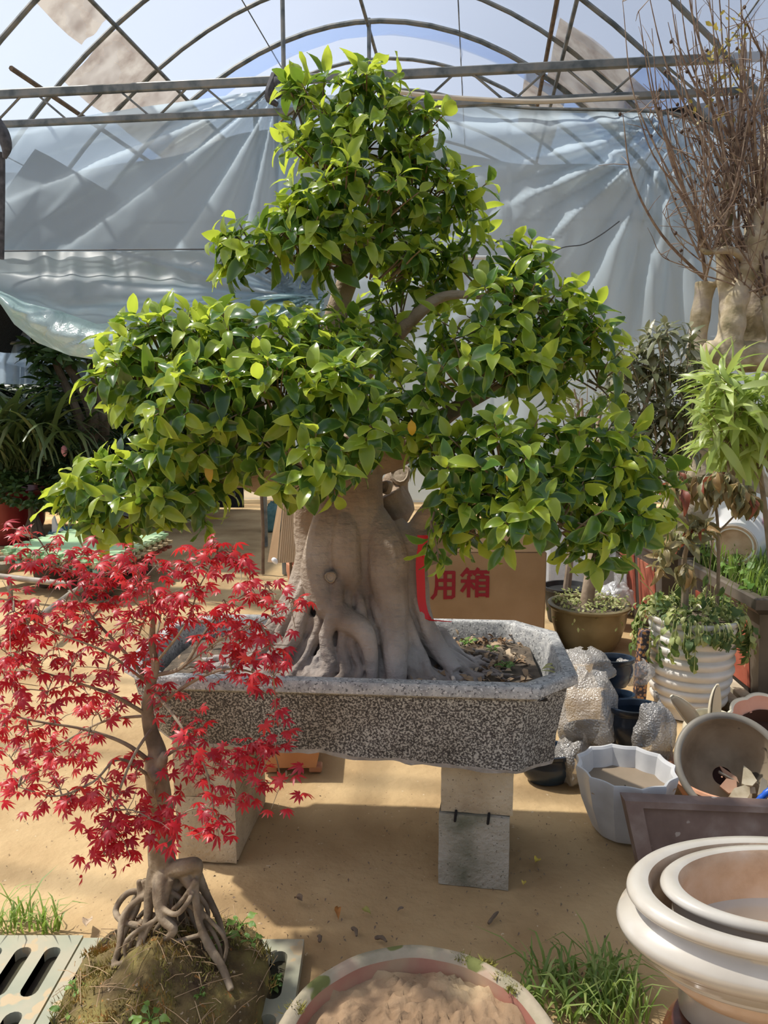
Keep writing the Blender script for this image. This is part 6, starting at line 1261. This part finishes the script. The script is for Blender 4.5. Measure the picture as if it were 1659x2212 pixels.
# ================================================================ foreground ground cover
gr_m = M('sage_plastic', (.27, .29, .215), (.33, .335, .245), rough=.7, scale=5, detail=8, c3=(.40, .36, .26), bump=.2, speck=[((.46, .36, .22), 16, .62)])
pit = M('dark_pit', (.035, .032, .022), (.07, .065, .035), rough=1, scale=20)
def grate(x0, x1, y0, y1, cols, rows, label):
    rt_ = empty('drain_grate', ((x0 + x1) / 2, (y0 + y1) / 2, 0), label, 'drain grate', 'slotted drain grates'); m_ = MB(); z0, z1 = .0, .034; sw = .042; fx = (x1 - x0 - cols * sw) / (cols + 1); rail = .045; sl_ = (y1 - y0 - (rows + 1) * rail) / rows
    m_.box(((x0 + x1) / 2, (y0 + y1) / 2, .004), (x1 - x0 - .004, y1 - y0 - .004, .004)); pit_o = m_.build('pit', pit, rt_)
    m_ = MB()
    # slab with rounded slots: one face strip per cell
    def cell(ax, bx, ay, by, hole):
        if not hole: 
            m_.box(((ax + bx) / 2, (ay + by) / 2, (z0 + z1) / 2), (bx - ax, by - ay, z1 - z0)); return
        n_ = 8; cx_ = (ax + bx) / 2; r_h = (bx - ax) / 2; inner = [(cx_ + r_h * math.cos(t), by - r_h + r_h * math.sin(t)) for t in np.linspace(0, math.pi, n_)] + [(cx_ + r_h * math.cos(t), ay + r_h + r_h * math.sin(t)) for t in np.linspace(math.pi, 2 * math.pi, n_)]
        for (c0, c1, seq) in (((bx, by), (ax, by), inner[:n_]), ((ax, ay), (bx, ay), inner[n_:])):
            half = n_ // 2
            for i in range(n_ - 1):
                cn = c0 if i < half else c1; v_ = [(seq[i][0], seq[i][1], z1), (seq[i + 1][0], seq[i + 1][1], z1), (cn[0], cn[1], z1)]; m_.add(v_, [(0, 2, 1)])
            m_.add([(c0[0], c0[1], z1), (c1[0], c1[1], z1), (seq[half][0], seq[half][1], z1)], [(0, 1, 2)])
        k_ = len(inner)
        v_ = [(x, y, z1) for x, y in inner] + [(x, y, z0) for x, y in inner]; m_.add(v_, [(i, (i + 1) % k_, k_ + (i + 1) % k_, k_ + i) for i in range(k_)])
    xs_ = [x0]; 
    for c_ in range(cols): xs_ += [xs_[-1] + fx, xs_[-1] + fx + sw]
    xs_.append(x1); ys_ = [y0]
    for c_ in range(rows): ys_ += [ys_[-1] + rail, ys_[-1] + rail + sl_]
    ys_.append(y1)
    for i in range(len(xs_) - 1):
        for j in range(len(ys_) - 1): cell(xs_[i], xs_[i + 1], ys_[j], ys_[j + 1], i % 2 == 1 and j % 2 == 1)
    m_.build('slotted_plate', gr_m, rt_, smooth=False); return rt_
grate(-1.22, -.805, 1.40, 1.875, 5, 2, 'pale slotted drain grate on the free side of the mossy root ball')
grate(-.80, -.41, 1.40, 1.865, 5, 2, 'slotted drain grate buried under the root ball')
grate(-.405, -.212, 1.40, 1.86, 2, 2, 'sage green slotted drain grate between root ball and round clay pot')
gd = leafmat('ground_grass', (.10, .17, .035), (.20, .30, .07), (.36, .52, .08), rough=.5, trans=.35, cc=(.32, .38, .13))
def disc(cx_, cy_, rx, ry): 
    def f_():
        a = random.uniform(0, 6.28); r2 = random.random() ** .5; return (cx_ + rx * r2 * math.cos(a), cy_ + ry * r2 * math.sin(a), 0)
    return f_
c_ = at_z(1250, 2150); grass('grass', disc(c_[0], c_[1], .15, .10), 170, .03, .11, 'tuft of green grass between the round clay pot and the white oval pots', gd, .0042, 1.3, droop=.8)
c_ = at_z(1330, 2190); grass('grass', disc(c_[0], c_[1], .07, .08), 90, .05, .14, 'taller sunlit grass against the upturned brown pot', gd, .003, .5)
c_ = at_z(30, 2000); grass('grass', disc(c_[0], c_[1], .09, .04), 60, .04, .11, 'sunlit grass growing behind the pale drain grate', grass_m, .003, .9)
c_ = at_z(105, 2010); grass('grass', disc(c_[0], c_[1], .03, .02), 26, .04, .11, 'small grass tuft at the corner of the pale drain grate', grass_m, .003, .9)
weed(590, 2130, .01, .02, 18, 'small weeds growing up through the sage green grate slot', up=1.2)
weed(1195, 2100, .0, .03, 8, 'low weeds at the edge of the grass by the clay pot'); weed(1290, 2170, .02, .03, 10, 'round-leaved weed among the grass tufts', up=.9)
weed(1010, 1390, .625, .022, 14, 'clover patch on the planter soil next to the back rim', name='clover'); weed(1090, 1440, .625, .022, 16, 'clover patch on the planter soil near the corner notch', name='clover'); weed(1065, 1405, .625, .018, 10, 'clover between dry leaves in the planter', name='clover'); weed(868, 1436, .64, .014, 5, 'single clover sprig growing between the ficus roots', name='clover')
m_ = leafmat('yellow_blade', (.40, .42, .10), (.55, .52, .2), (.6, .6, .15), trans=.3); k0 = MB()
for k_ in range(5):
    tv, tf = LANCE_T[1]; p = at_z(1165 + 3 * k_, 1450 - 3 * k_, .63); k0.add(tv @ frame((random.gauss(.8, .2), random.gauss(0, .3), .25), (0, 0, 1)).T * .06 + p, tf)
thing('withered_sprout', k0, m_, 'yellow-green withered sprout at the end of the planter', 'sprout', angle=None)
# fallen leaves and twigs
FLV = [(730, 1962, .040, (.34, .14, .03), 'curled orange-brown fallen leaf on the shaded sand'), (788, 1966, .032, (.30, .27, .07), 'rolled olive-yellow fallen leaf on the shaded sand'), (1160, 1868, .042, (.50, .38, .05), 'yellow fallen leaf beside the mossy concrete block'), (1132, 1913, .030, (.50, .38, .07), 'small yellow fallen leaf at the foot of the mossy block'), (648, 1952, .045, (.16, .11, .07), 'shrivelled brown leaf on the shaded sand'), (866, 1962, .022, (.14, .10, .07), 'tiny dark crumpled leaf on the sand'), (185, 2010, .055, (.40, .30, .20), 'dry beige fallen leaf behind the mossy root ball')]
for px_, py_, s_, c_, lb in FLV:
    tv, tf = leaf_mesh(.5, 5, 2, .7, 1.3, wav=1.0); p = at_z(px_, py_, .012); a = random.uniform(0, 6.28); m_ = MB(); m_.add(tv @ frame((math.cos(a), math.sin(a) * .4, .15), (0, -.3, 1)).T * s_ + p - np.array([math.cos(a), 0, 0]) * s_ * .5, tf); V = m_.v[0]; V[:, 2] += max(0, .003 - V[:, 2].min())
    thing('fallen_leaf', m_, M('fallen_leaf_' + lb.split()[0], c_, tuple(min(1, q_ * 1.4) for q_ in c_), rough=.7, scale=60), lb, 'fallen leaf', angle=None)
tw_m = M('fallen_twig', (.12, .085, .06), (.2, .15, .1), rough=.9, scale=30)
for px_, py_, px2, py2, lb in ((1055, 1995, 1076, 1970, 'short forked twig on the shaded sand'), (810, 2026, 835, 2034, 'dark bark chip on the sand behind the round pot'), (690, 2035, 686, 2022, 'little dark twig stump near the grate'), (760, 2005, 770, 2022, 'thin straw lying on the sand behind the clay pot')):
    a = at_z(px_, py_, .008); b_ = at_z(px2, py2, .012); m_ = MB(); m_.tube(smooth_path([a, (a + b_) / 2 + [.004, .004, .004], b_], 3), [.004, .006, .005, .006, .005, .004, .003], 6); thing('fallen_twig', m_, tw_m, lb, 'twig')
crumbs = MB(); tv, tf = leaf_mesh(.5, 2, 1, .6, 1.2)
for k_ in range(420):
    px_, py_ = random.uniform(400, 1400), random.uniform(1750, 2120); p = at_z(px_, py_, .004); crumbs.add(tv @ frame(rng.normal(0, 1, 3) * [1, 1, .1], (random.gauss(0, .4), random.gauss(0, .4), 1)).T * random.uniform(.004, .013) + p, tf)
for k_ in range(250):
    px_, py_ = random.uniform(0, 700), random.uniform(1500, 2000); p = at_z(px_, py_, .004); crumbs.add(tv @ frame(rng.normal(0, 1, 3) * [1, 1, .1], (random.gauss(0, .4), random.gauss(0, .4), 1)).T * random.uniform(.004, .010) + p, tf)
thing('litter', crumbs, M('crumbs', (.14, .10, .07), (.26, .19, .13), rough=1, scale=30), 'scattered crumbs of bark and dry leaf on the sand', 'litter', kind='stuff', angle=None)
